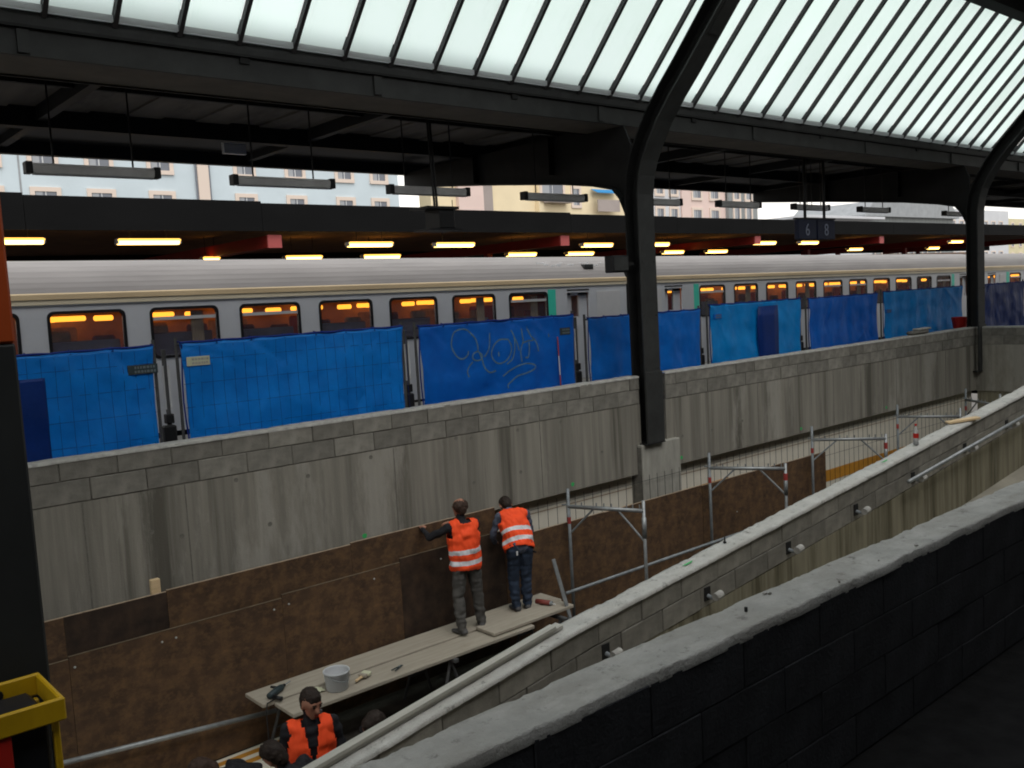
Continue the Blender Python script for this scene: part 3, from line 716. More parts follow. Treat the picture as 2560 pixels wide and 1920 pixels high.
# plates
def plate(p, px, py, w, h, m, dark=True):
    o = on_panel(p, 'plate', m, px, py, w, h)
    for k, zz in enumerate((.22, -.22)):
        b = MB(); x = -w * .28; rnd = random.Random(px + k)
        while x < w * .42:
            ww = rnd.uniform(.05, .11) * w; b.box(x, min(x + ww, w * .44), -.0085, -.0062, h * (zz - .13), h * (zz + .13)); x += ww + .035 * w
        b.build('lettering', PLATET if dark else MORTAR, o)
plate(FP[0], 354, 923, .36, .115, PLATED); plate(FP[1], 492, 902, .30, .115, PLATEW, False)
plate(FP[2], 1408, 828, .24, .12, PLATED); plate(FP[4], 1790, 791, .26, .1, T_MID); plate(FP[6], 2216, 778, .28, .09, T_MID)
# graffiti strokes (hand-sprayed letters)
def Z3(x, y): return (1050 + x * .18083, 780 + y * .18083)
ST = [[(650, 540), (640, 600), (570, 650), (490, 610), (430, 500), (420, 400), (450, 290), (530, 240), (620, 245), (700, 310), (760, 400), (780, 480), (780, 540)],
      [(780, 540), (720, 580), (715, 640), (760, 670), (830, 655), (840, 600), (800, 560), (770, 545)],
      [(715, 690), (660, 770), (645, 840), (665, 900)], [(800, 570), (840, 650), (860, 730), (900, 800), (960, 835), (1040, 810)],
      [(945, 290), (945, 400), (930, 500), (900, 580), (870, 620)],
      [(1200, 380), (1100, 380), (1020, 440), (975, 540), (980, 620), (1030, 690), (1100, 710), (1180, 660), (1230, 560), (1235, 470), (1200, 390)], [(1070, 550), (1078, 615)],
      [(1235, 250), (1270, 330), (1285, 430), (1280, 540), (1250, 640), (1180, 720)], [(1275, 340), (1320, 440), (1345, 530)],
      [(1378, 230), (1388, 320), (1400, 400), (1380, 480), (1365, 560), (1385, 690)], [(1455, 200), (1480, 280), (1510, 340), (1560, 390), (1600, 470), (1610, 545)],
      [(1475, 420), (1480, 500), (1470, 620), (1430, 625)], [(1390, 430), (1460, 400), (1540, 390)], [(1758, 300), (1760, 345)],
      [(1140, 890), (1220, 810), (1340, 740), (1460, 710), (1560, 730), (1560, 780), (1460, 840), (1340, 880), (1260, 950), (1205, 1010), (1215, 1050)]]
for s in ST:
    pts = []
    for (x, y) in s:
        q = atY(*Z3(x, y), FY); pts.append(Vector((q.x - FP[2].location.x, 0, q.z - PLAT)))
    fine = []
    for i in range(len(pts) - 1):
        p0, p1, p2, p3 = pts[max(0, i - 1)], pts[i], pts[i + 1], pts[min(len(pts) - 1, i + 2)]
        for k in range(5):
            u = k / 5; fine.append(.5 * (2 * p1 + (p2 - p0) * u + (2 * p0 - 5 * p1 + 4 * p2 - p3) * u * u + (3 * p1 - p0 - 3 * p2 + p3) * u ** 3))
    fine.append(pts[-1]); v = []; f = []
    for p_ in fine: p_.y = SURF[8.08](p_.x, p_.z) - .006
    for i, p_ in enumerate(fine):
        d = fine[min(i + 1, len(fine) - 1)] - fine[max(0, i - 1)]; n_ = Vector((-d.z, 0, d.x)).normalized() * .012
        v += [p_ + n_, p_ - n_]
    for i in range(len(fine) - 1): f.append((2 * i, 2 * i + 1, 2 * i + 3, 2 * i + 2))
    MB().add(v, f).build('graffiti_stroke', GRAF, FP[2])
# red and white ranging rod hung at the right end of the graffiti panel
a, e = atY(1396, 845, 11.40), atY(1404, 965, 11.42)
t = thing('ranging_rod', 'thin red and white rod leaning on the graffiti panel', 'rod', (e.x, 11.42, PLAT))
for k in range(5):
    z0, z1 = PLAT + .02 + k * (a.z - PLAT) / 5, PLAT + .02 + (k + 1) * (a.z - PLAT) / 5
    MB().tube([(0 + (a.x - e.x) * k / 5, 0, z0 - PLAT), ((a.x - e.x) * (k + 1) / 5, 0, z1 - PLAT)], .012, 6).build('rod_section', REDT if k % 2 == 0 else LAMPC, t)
# things seen in the gaps between the panels
def gap_post(x, label, m):
    t = thing('barrier_post', label, 'post', (x, 11.62, PLAT), group='posts behind the gaps of the blue fence')
    MB().tube([(0, 0, .0), (0, 0, 1.95)], .03, 8).build('pole', POSTD, t)
    MB().bev(-.05, .05, -.05, .05, 1.02, 1.14, .01).build('clamp', BLK, t); MB().box(-.03, .05, -.02, .02, 1.2, 1.75).build('white_board', LAMPC, t)
    MB().bev(-.2, .2, -.15, .15, 0, .12, .02).build('foot', BLK, t); MB().bev(-.09, .07, -.06, .06, .13, 1.0, .02).build('dark_wrap', m, t)
gap_post(4.33, 'post with dark wrap in the gap right of the leftmost panel', BLK)
gap_post(7.98, 'post with white board in the gap left of the graffiti panel', BLK)
gap_post(11.6, 'post with dark wrap in the gap right of the graffiti panel', BLK)
gap_post(15.12, 'post with dark wrap in the gap right of the near column', BLK)
gap_post(18.76, 'post in the gap right of the patched panel', BLK)
p = atY(2404, 810, 11.0)
t = thing('red_bucket', 'small red bucket standing behind the wall by the farther column', 'bucket', (p.x, 11.05, PLAT))
MB().bev(-.25, .25, -.2, .2, 0, .85, .02).build('crate', BLK, t)
MB().lathe([(0, .86), (.16, .86), (.21, 1.16), (.19, 1.16), (.15, .9), (0, .9)], n=16).build('pail', REDP, t)
p = atY(2299, 832, 10.62)
t = thing('cement_bag', 'grey sack lying on the far wall before the palest panel', 'sack', (p.x, 10.62, WT))
MB().bev(-.5, .32, -.1, .1, .012, .10, .03).build('sack', JOINT, t, smooth=True); MB().bev(-.2, .45, -.09, .09, .10, .15, .02).build('lid', MORTAR, t)

# ================================================================== TRAIN
TY = 19.5
def coach(x0, x1, label, wins, slide, doors, teal, panels, rnd_seed=1):
    """origin at rail level, left end; z local = above rail. wins: list of (a,b)"""
    L_ = x1 - x0
    gr = -.0078
    t = thing('train_coach', label, 'train coach', (x0, TY, RAIL + gr * (x0 - 8) + .02), group='coaches of the grey train')
    t.rotation_euler = (0, -math.atan(gr), 0)
    zb, zt_, z0, z1 = 2.00, 3.07, .45, 3.30
    openings = sorted([(a - x0 + .06, e - x0 - .06) for a, e in wins] )
    b = MB()
    b.box(0, L_, 0, .06, z0, zb + .06); b.box(0, L_, 0, .06, zt_ - .06, z1)
    x = 0
    holes = sorted(openings + [(d[0] - x0, d[1] - x0) for d in doors])
    for (a, e) in holes: b.box(x, a, 0, .06, zb + .06, zt_ - .06); x = e
    b.box(x, L_, 0, .06, zb + .06, zt_ - .06)
    b.box(0, L_, 2.76, 2.82, z0, z1); b.box(0, .06, .06, 2.76, z0, z1); b.box(L_ - .06, L_, .06, 2.76, z0, z1)
    b.build('body', COACH, t)
    MB().box(.06, L_ - .06, .06, 2.76, 1.15, 1.2).build('floor', COACHI, t)
    MB().box(.06, L_ - .06, 2.70, 2.755, 1.2, 3.25).build('inner_wall', COACHI, t)
    MB().box(.06, L_ - .06, .061, 2.7, 3.22, 3.26).build('inner_ceiling', COACHI, t)
    # ribbed roof
    prof = [(-.02, 3.30), (-.012, 3.42), (.028, 3.505), (.038, 3.53), (.078, 3.60), (.094, 3.635), (.15, 3.71), (.172, 3.745), (.25, 3.82), (.28, 3.855), (.39, 3.925), (.43, 3.955), (.59, 4.025), (.65, 4.055), (.9, 4.10), (1.41, 4.14)]
    full = prof + [(2.82 - y, z_) for y, z_ in reversed(prof[:-1])]
    MB().prism(full, 'x', .02, L_ - .02).build('roof', COACHR, t)
    MB().box(0, L_, -.03, .0, 3.20, 3.295).build('pale_line', PALE, t)
    MB().prism([(-.045, 3.30), (-.04, 3.40), (-.015, 3.425), (-.01, 3.30)], 'x', 0.01, L_ - .01).build('gold_line', GOLD, t)
    rnd = random.Random(rnd_seed)
    def rr(x0_, x1_, z0_, z1_, r, n=5):
        o = []
        for (cx, cz, a0) in ((x1_ - r, z1_ - r, 0), (x0_ + r, z1_ - r, 90), (x0_ + r, z0_ + r, 180), (x1_ - r, z0_ + r, 270)):
            for k in range(n + 1): a = R(a0 + 90 * k / n); o.append((cx + r * math.cos(a), cz + r * math.sin(a)))
        return o
    for i, (a, e) in enumerate(wins):
        a -= x0; e -= x0
        ou, inn = rr(a, e, zb, zt_, .13), rr(a + .06, e - .06, zb + .06, zt_ - .06, .09); n = len(ou)
        w = MB(); v = [(p_[0], -.012, p_[1]) for p_ in ou] + [(p_[0], -.012, p_[1]) for p_ in inn] + [(p_[0], .03, p_[1]) for p_ in ou] + [(p_[0], .05, p_[1]) for p_ in inn]
        f = []
        for k in range(n):
            k2 = (k + 1) % n; f += [(k, k2, n + k2, n + k), (k, 2 * n + k, 2 * n + k2, k2), (n + k, n + k2, 3 * n + k2, 3 * n + k)]
        wo = w.add(v, f).build('window', RUBBER, t)
        MB().prism(inn, 'y', .02, .03).build('pane', TGLASS, wo)
        if i in slide:
            MB().box(a + .07, e - .07, -.004, .015, 2.80, 2.87).build('transom', LAMPC, wo)
        wd = e - a
        # seats, reflection panels, curtains and lit ceiling strips behind the window
        for sx in (.2, .78):
            o = MB().bev(a + wd * sx - .22, a + wd * sx + .22, .35, .5, 1.65, 2.62 + rnd.uniform(-.08, .1), .04).build('seat', rnd.choice((SEATR, SEATR, SEATC)), t)
        MB().bev(a + wd * rnd.uniform(.2, .5) - .3, a + wd * .5 + .35, 1.9, 2.05, 1.65, 2.75, .05).build('seat', rnd.choice((SEATR, SEATC)), t)
        MB().bev(a + .05, e - .05, .27, .31, 1.3, 2.46 + rnd.uniform(-.06, .08), .02).build('reflection_panel', REFLG, t)  # grey-blue panel inside, stands in for the reflection low in the pane
        if rnd.random() < .55: MB().bev(a + wd * .62, a + wd * .8, .12, .16, 2.05, 2.98, .01).build('curtain', CURT, t)
        for (sx, ww, yy, zz) in ((.2, .19, 1.2, 2.89), (.62, .46, 2.2, 2.90), (.97, .2, 1.2, 2.88)):
            MB().bev(a + wd * sx - ww, a + wd * sx + ww, yy, yy + .1, zz - .03, zz + .085, .03).build('ceiling_lamp', ORL, t)
    for (a, e) in doors:
        a -= x0; e -= x0
        d = MB(); d.box(a, e, .10, .14, .5, zb + .3); d.box(a, a + .25, .1, .14, zb + .3, 3.0); d.box(e - .38, e, .1, .14, zb + .3, 3.0); d.box(a, e, .1, .14, 2.92, 3.06)
        do = d.build('door', COACH, t); MB().box(a, e, -.006, .1, 3.06, 3.10).build('door_shade', RUBBER, do)
        MB().box(a + .25, e - .38, .11, .12, 2.3, 2.92).build('pane', TGLASS, do)
        MB().box(a + .23, a + .25, .09, .145, 2.25, 2.95).build('pane_trim', LAMPC, do); MB().box(e - .38, e - .36, .09, .145, 2.25, 2.95).build('pane_trim', LAMPC, do)
        MB().tube([(e - .2, .08, 1.4), (e - .2, .08, 2.2)], .02, 6).build('handle', LAMPC, do)
        MB().box(a + .1, e - .1, 1.6, 1.64, 1.3, 3.0).build('vestibule', SEATR, t)
    for (a, e) in teal: MB().box(a - x0, e - x0, -.008, -.001, 1.0, 3.12).build('teal_band', TEAL, t)
    for (a, e) in panels: MB().bev(a - x0, e - x0, -.02, -.002, 1.0, 3.02, .006).build('white_panel', COACHW, t)
    for k in (2.4, L_ - 6.6): # underframe and bogies
        MB().bev(k, k + 3.4, .35, 2.45, -.0 + .1, .5, .05).build('bogie', BLK, t)
    MB().box(6.5, L_ - 8, .3, 2.5, .25, .44).build('underframe', BLK, t)
    return t
w1 = [(3.08 + 1.975 * k - .0, 3.08 + 1.975 * k + 1.49) for k in range(0, 8)]
w1 = [(1.10 - 1.975, 2.59 - 1.975), (1.10, 2.59)] + w1
T1 = coach(-4.3, 21.75, 'nearest grey train coach, at the left behind the blue panels', w1, (4, 5, 9), [(19.17, 20.09)], [(18.40, 18.70)], [(20.41, 21.44)], 3)
w2 = [(25.40 + 1.955 * k, 25.40 + 1.955 * k + 1.44) for k in range(10)]
T2 = coach(22.25, 47.6, 'grey train coach between the two steel columns', w2, (0, 4, 5, 9), [(23.6, 24.5), (45.4, 46.3)], [(25.10, 25.37), (44.53, 44.83)], [(22.5, 23.42)], 5)
T3 = coach(48.1, 74.3, 'grey train coach right of the farther column', [(51.34 + 1.955 * k, 52.78 + 1.955 * k) for k in range(10)], (0, 3), [(48.6, 49.6)], [(50.9, 51.25)], [(50.03, 50.75)], 8)
b = MB(); b.box(-.32, .22, .2, .7, 3.72, 4.0)
p = atX(1465, 677, 20.2)
MB().bev(20.05 + 4.3, 20.45 + 4.3, .10, .42, 3.70, 3.84, .02).build('roof_vent', STEEL, T1)
rnd = random.Random(11); b = MB()
for k in range(46):
    x = rnd.uniform(18.3, 21.3) + 4.3; y = rnd.uniform(.2, .75); z_ = 3.70 + .42 * (1 - ((1.41 - y) / 1.41) ** 2) * 1.0
    b.bev(x, x + rnd.uniform(.05, .3), y, y + rnd.uniform(.02, .05), z_ - .08, z_ + rnd.uniform(.0, .05), .005)
b.build('roof_scuff', COACHW, T1)
MB().prism([(.2, 1), (2.6, 1), (2.6, 3.6), (.2, 3.6)], 'x', 26.06, 26.5).build('gangway', BLK, T1)

# ================================================================== SECOND PLATFORM CANOPY BEHIND THE TRAIN
t = thing('rear_canopy', 'dark grey flat canopy with red beams behind the train', 'canopy', (30, 30, PLAT))
def rc(name, x0, x1, y0, y1, z0, z1, m, par=t): return MB().box(x0 - 30, x1 - 30, y0 - 30, y1 - 30, z0 - PLAT, z1 - PLAT).build(name, m, par)
for k in range(17):
    x = -12 + 6 * k; rc('fascia_panel', x + .006, x + 5.994, 24.0, 24.06, 2.22, 2.86 + .05 * max(0, 6.5 - k), FASC)
rc('roof_sheet', -12, 90, 24.065, 36, 2.78, 2.84, ROOF2); rc('ceiling', -12, 90, 24.065, 36, 2.40, 2.46, CEIL2)
rc('back_fascia', -12, 90, 35.9, 36, 1.9, 2.9, FASC)
for x in (1.0, 12.4, 23.8, 35.8, 47.0, 58.4, 70):
    o = rc('beam', x - .2, x + .2, 24.2, 35.8, 1.78, 2.12, REDB); rc('end_plate', x - .21, x + .21, 24.14, 24.199, 1.77, 2.13, PINKC, o).location = (0, 0, 0)
    rc('post', x - .12, x + .12, 28.4, 28.64, PLAT, 1.78, REDB); rc('post', x - .12, x + .12, 33, 33.24, PLAT, 1.78, REDB)
for x in (18, 42): rc('cabinet', x, x + 1.6, 31, 31.4, PLAT, -.2, FASC)
rc('back_screen', -12, 90, 38.0, 38.1, PLAT, 1.9, CEIL2)
def lit_lamp(x0, x1, y, z_, label):
    t = thing('lit_lamp', label, 'lit lamp', ((x0 + x1) / 2, y, z_), group='lit yellow lamps under the rear canopy')
    w = (x1 - x0) / 2
    MB().prism([(-.11, .03), (-.06, -.058), (.06, -.058), (.11, .03)], 'x', -w, w).build('tube_cover', YEL, t)
    MB().prism([(-.14, .035), (.14, .035), (.1, .09), (-.1, .09)], 'x', -w - .03, w + .03).build('trough', YEL2, t)
    for s in (-1, 1): MB().bev(s * (w + .02) - .02, s * (w + .02) + .02, -.115, .115, -.045, .09, .006).build('end_cap', LAMPC, t)
    for s in (-.6, .6): MB().tube([(s * w, 0, .09), (s * w, 0, 2.4 - z_)], .01, 5).build('hanger', BLK, t)
up = [(4.9, 6.49), (8.26, 9.83), (15.04, 16.58), (18.31, 19.86), (25.14, 26.69), (28.53, 30.07), (36.2, 37.75), (39.9, 41.4), (56.0, 57.6)]
names = ['leftmost', 'second', 'third', 'fourth', 'fifth', 'sixth', 'seventh', 'eighth', 'ninth']
for i, (a, e) in enumerate(up): lit_lamp(a, e, 24.6, (1.99, 1.97, 1.87, 1.84, 1.80, 1.81, 1.84, 1.84, 1.85)[i], names[i] + (' lit' if i == 0 else '') + ' yellow lamp from the left in the upper, nearer row')
lo = [(11.9, 12.4), (14.69, 16.0), (17.68, 19.17), (24.35, 25.83), (27.66, 29.18), (33.9, 35.3), (37.17, 38.72), (50.5, 52.0), (60.5, 62)]
for i, (a, e) in enumerate(lo): lit_lamp(a, e, 28.0, 1.70, names[i] + (' lit' if i == 0 else '') + ' yellow lamp from the left in the lower, farther row')

# ================================================================== HOUSES BEYOND THE STATION
BY = 60
def house(x0, x1, y, zt_, label, wm, wins, name='apartment_house', roof=None, frame_m=None, extras=None, depth=12, flat=True):
    t = thing(name, label, 'building', ((x0 + x1) / 2, y, G), group='houses beyond the station')
    ox = (x0 + x1) / 2
    MB().box(x0 - ox, x1 - ox, 0, depth, 0, zt_ - G).build('wall', wm, t)
    if roof is not None:
        MB().prism([(x0 - ox - .7, zt_ - G), (x1 - ox + .7, zt_ - G), (x1 - ox + .7, zt_ - G + .25), (x1 - ox - 2.5, zt_ - G + 2.4), (x0 - ox + 2.5, zt_ - G + 2.4), (x0 - ox - .7, zt_ - G + .25)], 'y', -.8, depth + .6).build('roof', roof, t)
    for (xa, xb, za, zb_) in wins:
        b = MB(); w = .26
        b.box(xa - w - ox, xb + w - ox, -.10, -.003, zb_ + .001 - G, zb_ + w - G); b.box(xa - w - ox, xb + w - ox, -.13, -.003, za - w - G, za - .001 - G)
        b.box(xa - w - ox, xa - .001 - ox, -.10, -.003, za - G, zb_ - G); b.box(xb + .001 - ox, xb + w - ox, -.10, -.003, za - G, zb_ - G)
        f = b.build('window', frame_m or HFR, t)
        MB().box(xa - ox, xb - ox, -.04, -.002, za - G, zb_ - G).build('pane', HGL, f)
        MB().box((xa + xb) / 2 - .03 - ox, (xa + xb) / 2 + .03 - ox, -.06, -.041, za - G, zb_ - G).build('mullion', HFR2, f)
        MB().box(xa + .05 - ox, xa + (xb - xa) * .35 - ox, -.055, -.042, za - G, zb_ - G).build('curtain', HCUR, f)
    return t
HFR = mat('house_trim', (.70, .58, .50), .8); HFR2 = mat('house_white_frame', (.6, .6, .6), .7); HGL = mat('house_glass', (.13, .14, .17), .15, spec=.6); HCUR = mat('house_curtain', (.35, .36, .38), .9)
HB = mat('blue_render', (.55, .62, .66), .9, var=.05, vscale=.3); HY = mat('yellow_render', (.78, .65, .44), .9, var=.06, vscale=.3); HP = mat('pink_render', (.70, .54, .49), .9, var=.05, vscale=.3)
HW = mat('white_render', (.58, .58, .60), .9, var=.05, vscale=.3); HG = mat('grey_render', (.26, .27, .27), .9, var=.15, vscale=.6, stretch=(3, 1, .2)); HT = mat('tile_roof', (.22, .12, .09), .9, var=.2, vscale=2); HGR = mat('grey_roof', (.30, .31, .32), .8, var=.1, vscale=1)
HC = mat('cream_render', (.62, .55, .36), .9, var=.06, vscale=.4); HD = mat('taupe_render', (.34, .29, .27), .9, var=.08, vscale=.5); AWN = mat('blue_awning', (.02, .20, .45), .8)
def rows(xs, w, z0s, h): return [(x, x + w, z_, z_ + h) for z_ in z0s for x in xs]
ZB = (.3, 3.25, 6.15, 9.35, 12.4)
h = house(4, 25.55, BY, 17, 'pale blue house at the left with peach window surrounds', HB, rows((6.2, 9.5, 12.6, 15.66, 18.85, 22.6), 1.2, ZB, 1.65))
MB().box(14.9 - 4 - 10.775, 15.0 - 4 - 10.775, -.02, -.003, 0, 20).build('drain_pipe', HGR, h)
h = house(25.56, 41.5, BY + .004, 17, 'pale blue house right of the peach pilaster', HB, rows((28.4, 32.2, 36.2, 39.2), 1.1, ZB, 1.65))
MB().bev(25.58 - 33.53, 26.35 - 33.53, -.22, -.004, 0, 20, .03).build('pilaster', HFR, h)
for x in (25.5, 26.4): MB().tube([(x - 33.53, -.15, 0), (x - 33.53, -.15, 20)], .06, 6).build('drain_pipe', HGL, h)
h = house(46.0, 57.6, BY + 2, 15, 'yellow house with a pinkish stair tower right of the bright gap', HY, rows((46.4, 54.5), 1.0, (.3, 3.2, 12.2), 1.6), depth=1.6)
MB().box(48.6 - 51.8, 51.3 - 51.8, -.4, -.003, 0, 19).build('stair_tower', HP, h); MB().box(48.8 - 51.8, 51.1 - 51.8, -.46, -.401, 0, 10.7).build('tower_panel', HW, h)
MB().box(51.35 - 51.8, 52.4 - 51.8, -.3, -.003, 0, 19).build('tower_side', HD, h)
h = house(57.61, 69.4, BY + 1.5, 15, 'yellow house with blue awnings just left of the near column', HY, rows((61.9,), .8, (.3, 3.2, 8.2), 1.5) + rows((58.0,), 2.6, (8.7,), 2.2))
MB().box(58.1 - 63.5, 61.0 - 63.5, -.9, -.14, 8.3 - G, 8.5 - G).build('balcony', HD, h)
o = MB(); o.prism([(-1.0, 9.35 - G), (-.15, 9.75 - G), (-.15, 9.70 - G), (-1.0, 9.30 - G)], 'x', 64.2 - 63.5, 67.4 - 63.5); o.build('awning', AWN, h)
MB().box(64.3 - 63.5, 67.3 - 63.5, -.9, -.8, 7.6 - G, 8.7 - G).build('balcony_rail', HD, h)
h = house(69.41, 72.6, BY + 1.6, 14, 'narrow yellow house end just right of the near column', HY, rows((70.6,), 1.6, (7.0,), 1.6))
h = house(72.61, 77.2, BY + 1.2, 14, 'narrow white house between the yellow and pink houses', HW, rows((73.4, 75.6), 1.0, (.5, 3.6, 6.6, 9.6), 1.5))
h = house(77.21, 84.6, BY + 1, 14, 'pink house with two columns of windows', HP, rows((79.0, 82.0), 1.3, (.6, 3.6, 6.55, 9.3), 1.5))
h = house(84.61, 90, BY + .6, 14, 'streaked grey house at the edge of the bright sky gap', HG, rows((85.6, 87.8), .9, (.6, 3.6, 6.9, 9.3), 1.6))
h = house(117, 137, BY + 12, 8.8, 'white house with wide pale eaves under the bright sky', HW, [(118.5 + 2.1 * k, 119.1 + 2.1 * k, 6.3, 8.2) for k in range(9)] + [(119.3 + 2.1 * k, 119.9 + 2.1 * k, 6.3, 8.2) for k in range(9)])
MB().box(-11, 11.2, -1.6, 12, 8.8 - G, 9.15 - G).build('eave', HW, h)
h = house(138, 170, BY + 14, 9.6, 'long low grey house right of the white house', HG, rows((140, 144, 148, 153, 158, 163), 1.6, (3, 6.4), 1.4), roof=HGR)
h = house(182, 247, BY + 34, 14.5, 'grey and white apartment block behind the long low house', HW, rows([184 + 4.4 * k for k in range(14)], 2.0, (3, 6.6, 10.2), 1.6))
h = house(252, 330, BY + 36, 13, 'cream building at the far right with lit windows', HC, rows([254 + 5 * k for k in range(14)], 1.5, (2, 6, 9.6), 2.2))

# ================================================================== OLD RAMP WALL (sloping)
SL = .0988
XK = 5.6
def w2z(x): return -2.96 + SL * (x - 5.77) - max(0, XK - x) * .05
t = thing('ramp_wall', 'sloping block-topped ramp wall running from lower left to right edge', 'wall', (8, 5.9, -5))
ox, oy, oz = 8, 5.9, -5
xa, xb = 0.2, 25.3
def wedge(x0, x1, y0, y1, ztop, zbot, m, name, par=t, th=None):
    b = MB(); v = []
    for (x_, f_) in ((x0, ztop), (x1, ztop)):
        pass
    v = [(x0 - ox, y0 - oy, ztop(x0) - oz), (x1 - ox, y0 - oy, ztop(x1) - oz), (x1 - ox, y1 - oy, ztop(x1) - oz), (x0 - ox, y1 - oy, ztop(x0) - oz),
         (x0 - ox, y0 - oy, zbot(x0) - oz), (x1 - ox, y0 - oy, zbot(x1) - oz), (x1 - ox, y1 - oy, zbot(x1) - oz), (x0 - ox, y1 - oy, zbot(x0) - oz)]
    b.add(v, [(0, 1, 2, 3), (4, 7, 6, 5), (0, 4, 5, 1), (1, 5, 6, 2), (2, 6, 7, 3), (3, 7, 4, 0)])
    return b.build(name, m, par)
for (a_, e_) in ((xa, XK), (XK, xb)):
    wedge(a_, e_, 5.80, 6.0, lambda x: w2z(x) - .475, lambda x: FLOOR - .01, MOSS, 'cast_wall')
    wedge(a_, e_, 5.818, 5.995, lambda x: w2z(x) - .03, lambda x: w2z(x) - .474, JOINT, 'mortar_core')
def sheared_block(seed, h, SL=SL):
    rnd = random.Random(seed); b = MB(); b.bev(0, .588, 0, .04, 0, h, .006)
    b.v = [(x, y + rnd.uniform(-.002, .002), z_ + SL * x + rnd.uniform(-.003, .003)) for x, y, z_ in b.v]; return b.mesh('block', BLOCK)
SB = [sheared_block(40 + k, .215) for k in range(5)]; SB2 = [sheared_block(50 + k, .215, SL + .05) for k in range(3)]
rnd = random.Random(77)
for row, (dz, off) in enumerate(((-.468, 0), (-.245, .3))):
    x = xa + off
    while x < xb - .6:
        o = link('block', rnd.choice(SB if x > XK - .3 else SB2), t, loc=(x - ox, 5.797 - oy + rnd.uniform(-.005, .004), w2z(x) + dz - oz)); x += .6
rough_top(MB(), xa - ox, xb - ox, 5.775 - oy, 6.015 - oy, lambda x: w2z(x + ox) - oz, .04, 6, .007, 21, .035, .006).build('mortar_cap', MORTAR_RAMP, t, smooth=True)
# handrail brackets and remaining handrail
def bracket(x, label):
    zc = w2z(x) - .34
    q = thing('handrail_bracket', label, 'bracket', (x, 5.80, zc), group='handrail brackets on the ramp wall')
    MB().bev(-.05, .05, -.014, -.002, -.07, .07, .003).build('wall_plate', STEEL2, q)
    MB().tube([(0, -.014, -.02), (0, -.07, -.03), (.01, -.13, 0)], .022, 8).build('arm', GALVD, q)
    MB().tube([(-.045, -.14, .0), (.055, -.14, .01)], [.042, .045], 10).build('cup', MORTAR, q)
    return q
for x, l in ((5.97, 'leftmost handrail bracket on the ramp wall'), (7.5, 'second handrail bracket from the left on the ramp wall'),
             (9.0, 'third handrail bracket from the left on the ramp wall'), (10.5, 'fourth bracket, last one before the handrail tube'), (12.0, 'first bracket carrying the handrail tube'), (13.6, 'second bracket carrying the handrail tube'), (15.1, 'third bracket carrying the handrail tube at the right edge')):
    bracket(x, l)
tag(MB().tube([(11.6, 5.655, w2z(11.6) - .275), (20, 5.655, w2z(20) - .275)], .026, 12).build('handrail', GALV, smooth=True), 'grey handrail tube along the right part of the ramp wall', 'handrail')
# boards on the ramp wall at lower left
for i, (y0, y1, x1, z0, lab) in enumerate(((5.90, 6.00, 5.55, .014, 'long pale board lying on the far edge of the ramp wall'), (5.885, 5.965, 5.45, .048, 'narrow pale board stacked on the board along the ramp wall'))):
    b = MB(); x0 = .6; h_ = .03
    b.add([(x_ , y_, w2z(x_) + z0 + d) for d in (0, h_) for (x_, y_) in ((x0, y0), (x1, y0), (x1, y1), (x0, y1))], [(0, 3, 2, 1), (4, 5, 6, 7), (0, 1, 5, 4), (1, 2, 6, 5), (2, 3, 7, 6), (3, 0, 4, 7)])
    tag(b.build('board', BATTEN), lab, 'board')
q = atY(2425, 1048, 5.9)
o = MB().bev(-.24, .24, -.06, .06, 0, .035, .006).build('timber_offcut', WOOD, loc=(13.75, 5.88, w2z(13.75) + .012)); o.rotation_euler = (0, -math.atan(SL), R(-38))
tag(o, 'short pale timber offcut lying across the ramp wall', 'timber')
# plastic bottle
xb_ = atY(2290, 1102, 5.9).x
t = thing('drink_bottle', 'clear plastic bottle with red label and cap on the ramp wall', 'bottle', (xb_, 5.9, w2z(xb_) + .012))
MB().lathe([(0, 0), (.032, 0), (.036, .02), (.034, .06), (.036, .09), (.036, .16), (.03, .2), (.014, .245), (.013, .265), (0, .265)], n=14).build('body', CLEARP, t, smooth=True)
MB().lathe([(.0365, .095), (.0375, .1), (.0375, .155), (.0365, .16)], n=14).build('label', REDP, t); MB().lathe([(.016, .262), (.016, .29), (0, .29)], n=10).build('cap', REDP, t)
MB().lathe([(0, .004), (.033, .004), (.034, .045), (0, .045)], n=12).build('drink', TOOLD, t)
for px, py, lab in ((1812, 1355, 'small dark bolt standing on top of the ramp wall'),):
    x = atY(px, py, 5.93).x
    t = thing('bolt', lab, 'bolt', (x, 5.93, w2z(x) + .008)); MB().lathe([(.018, 0), (.018, .015), (.008, .02), (.006, .07), (0, .07)], n=8).build('shank', BLK, t)
for px, py, lab in ((1720, 1400, 'green spray mark on top of the ramp wall near the handrail brackets'), (2212, 1146, 'green spray mark on top of the ramp wall near the bottle')):
    x = atY(px, py, 5.9).x; b = MB(); k = 10
    b.add([(x + .07 * (1 + .5 * math.sin(3 * a)) * math.cos(a), 5.9 + .022 * (1 + .5 * math.cos(2 * a)) * math.sin(a), w2z(x + .07 * (1 + .5 * math.sin(3 * a)) * math.cos(a)) + .012) for a in [2 * math.pi * j / k for j in range(k)]], [tuple(range(k))])
    tag(b.build('paint_mark', GREENP), lab, 'paint mark', 'green survey marks')

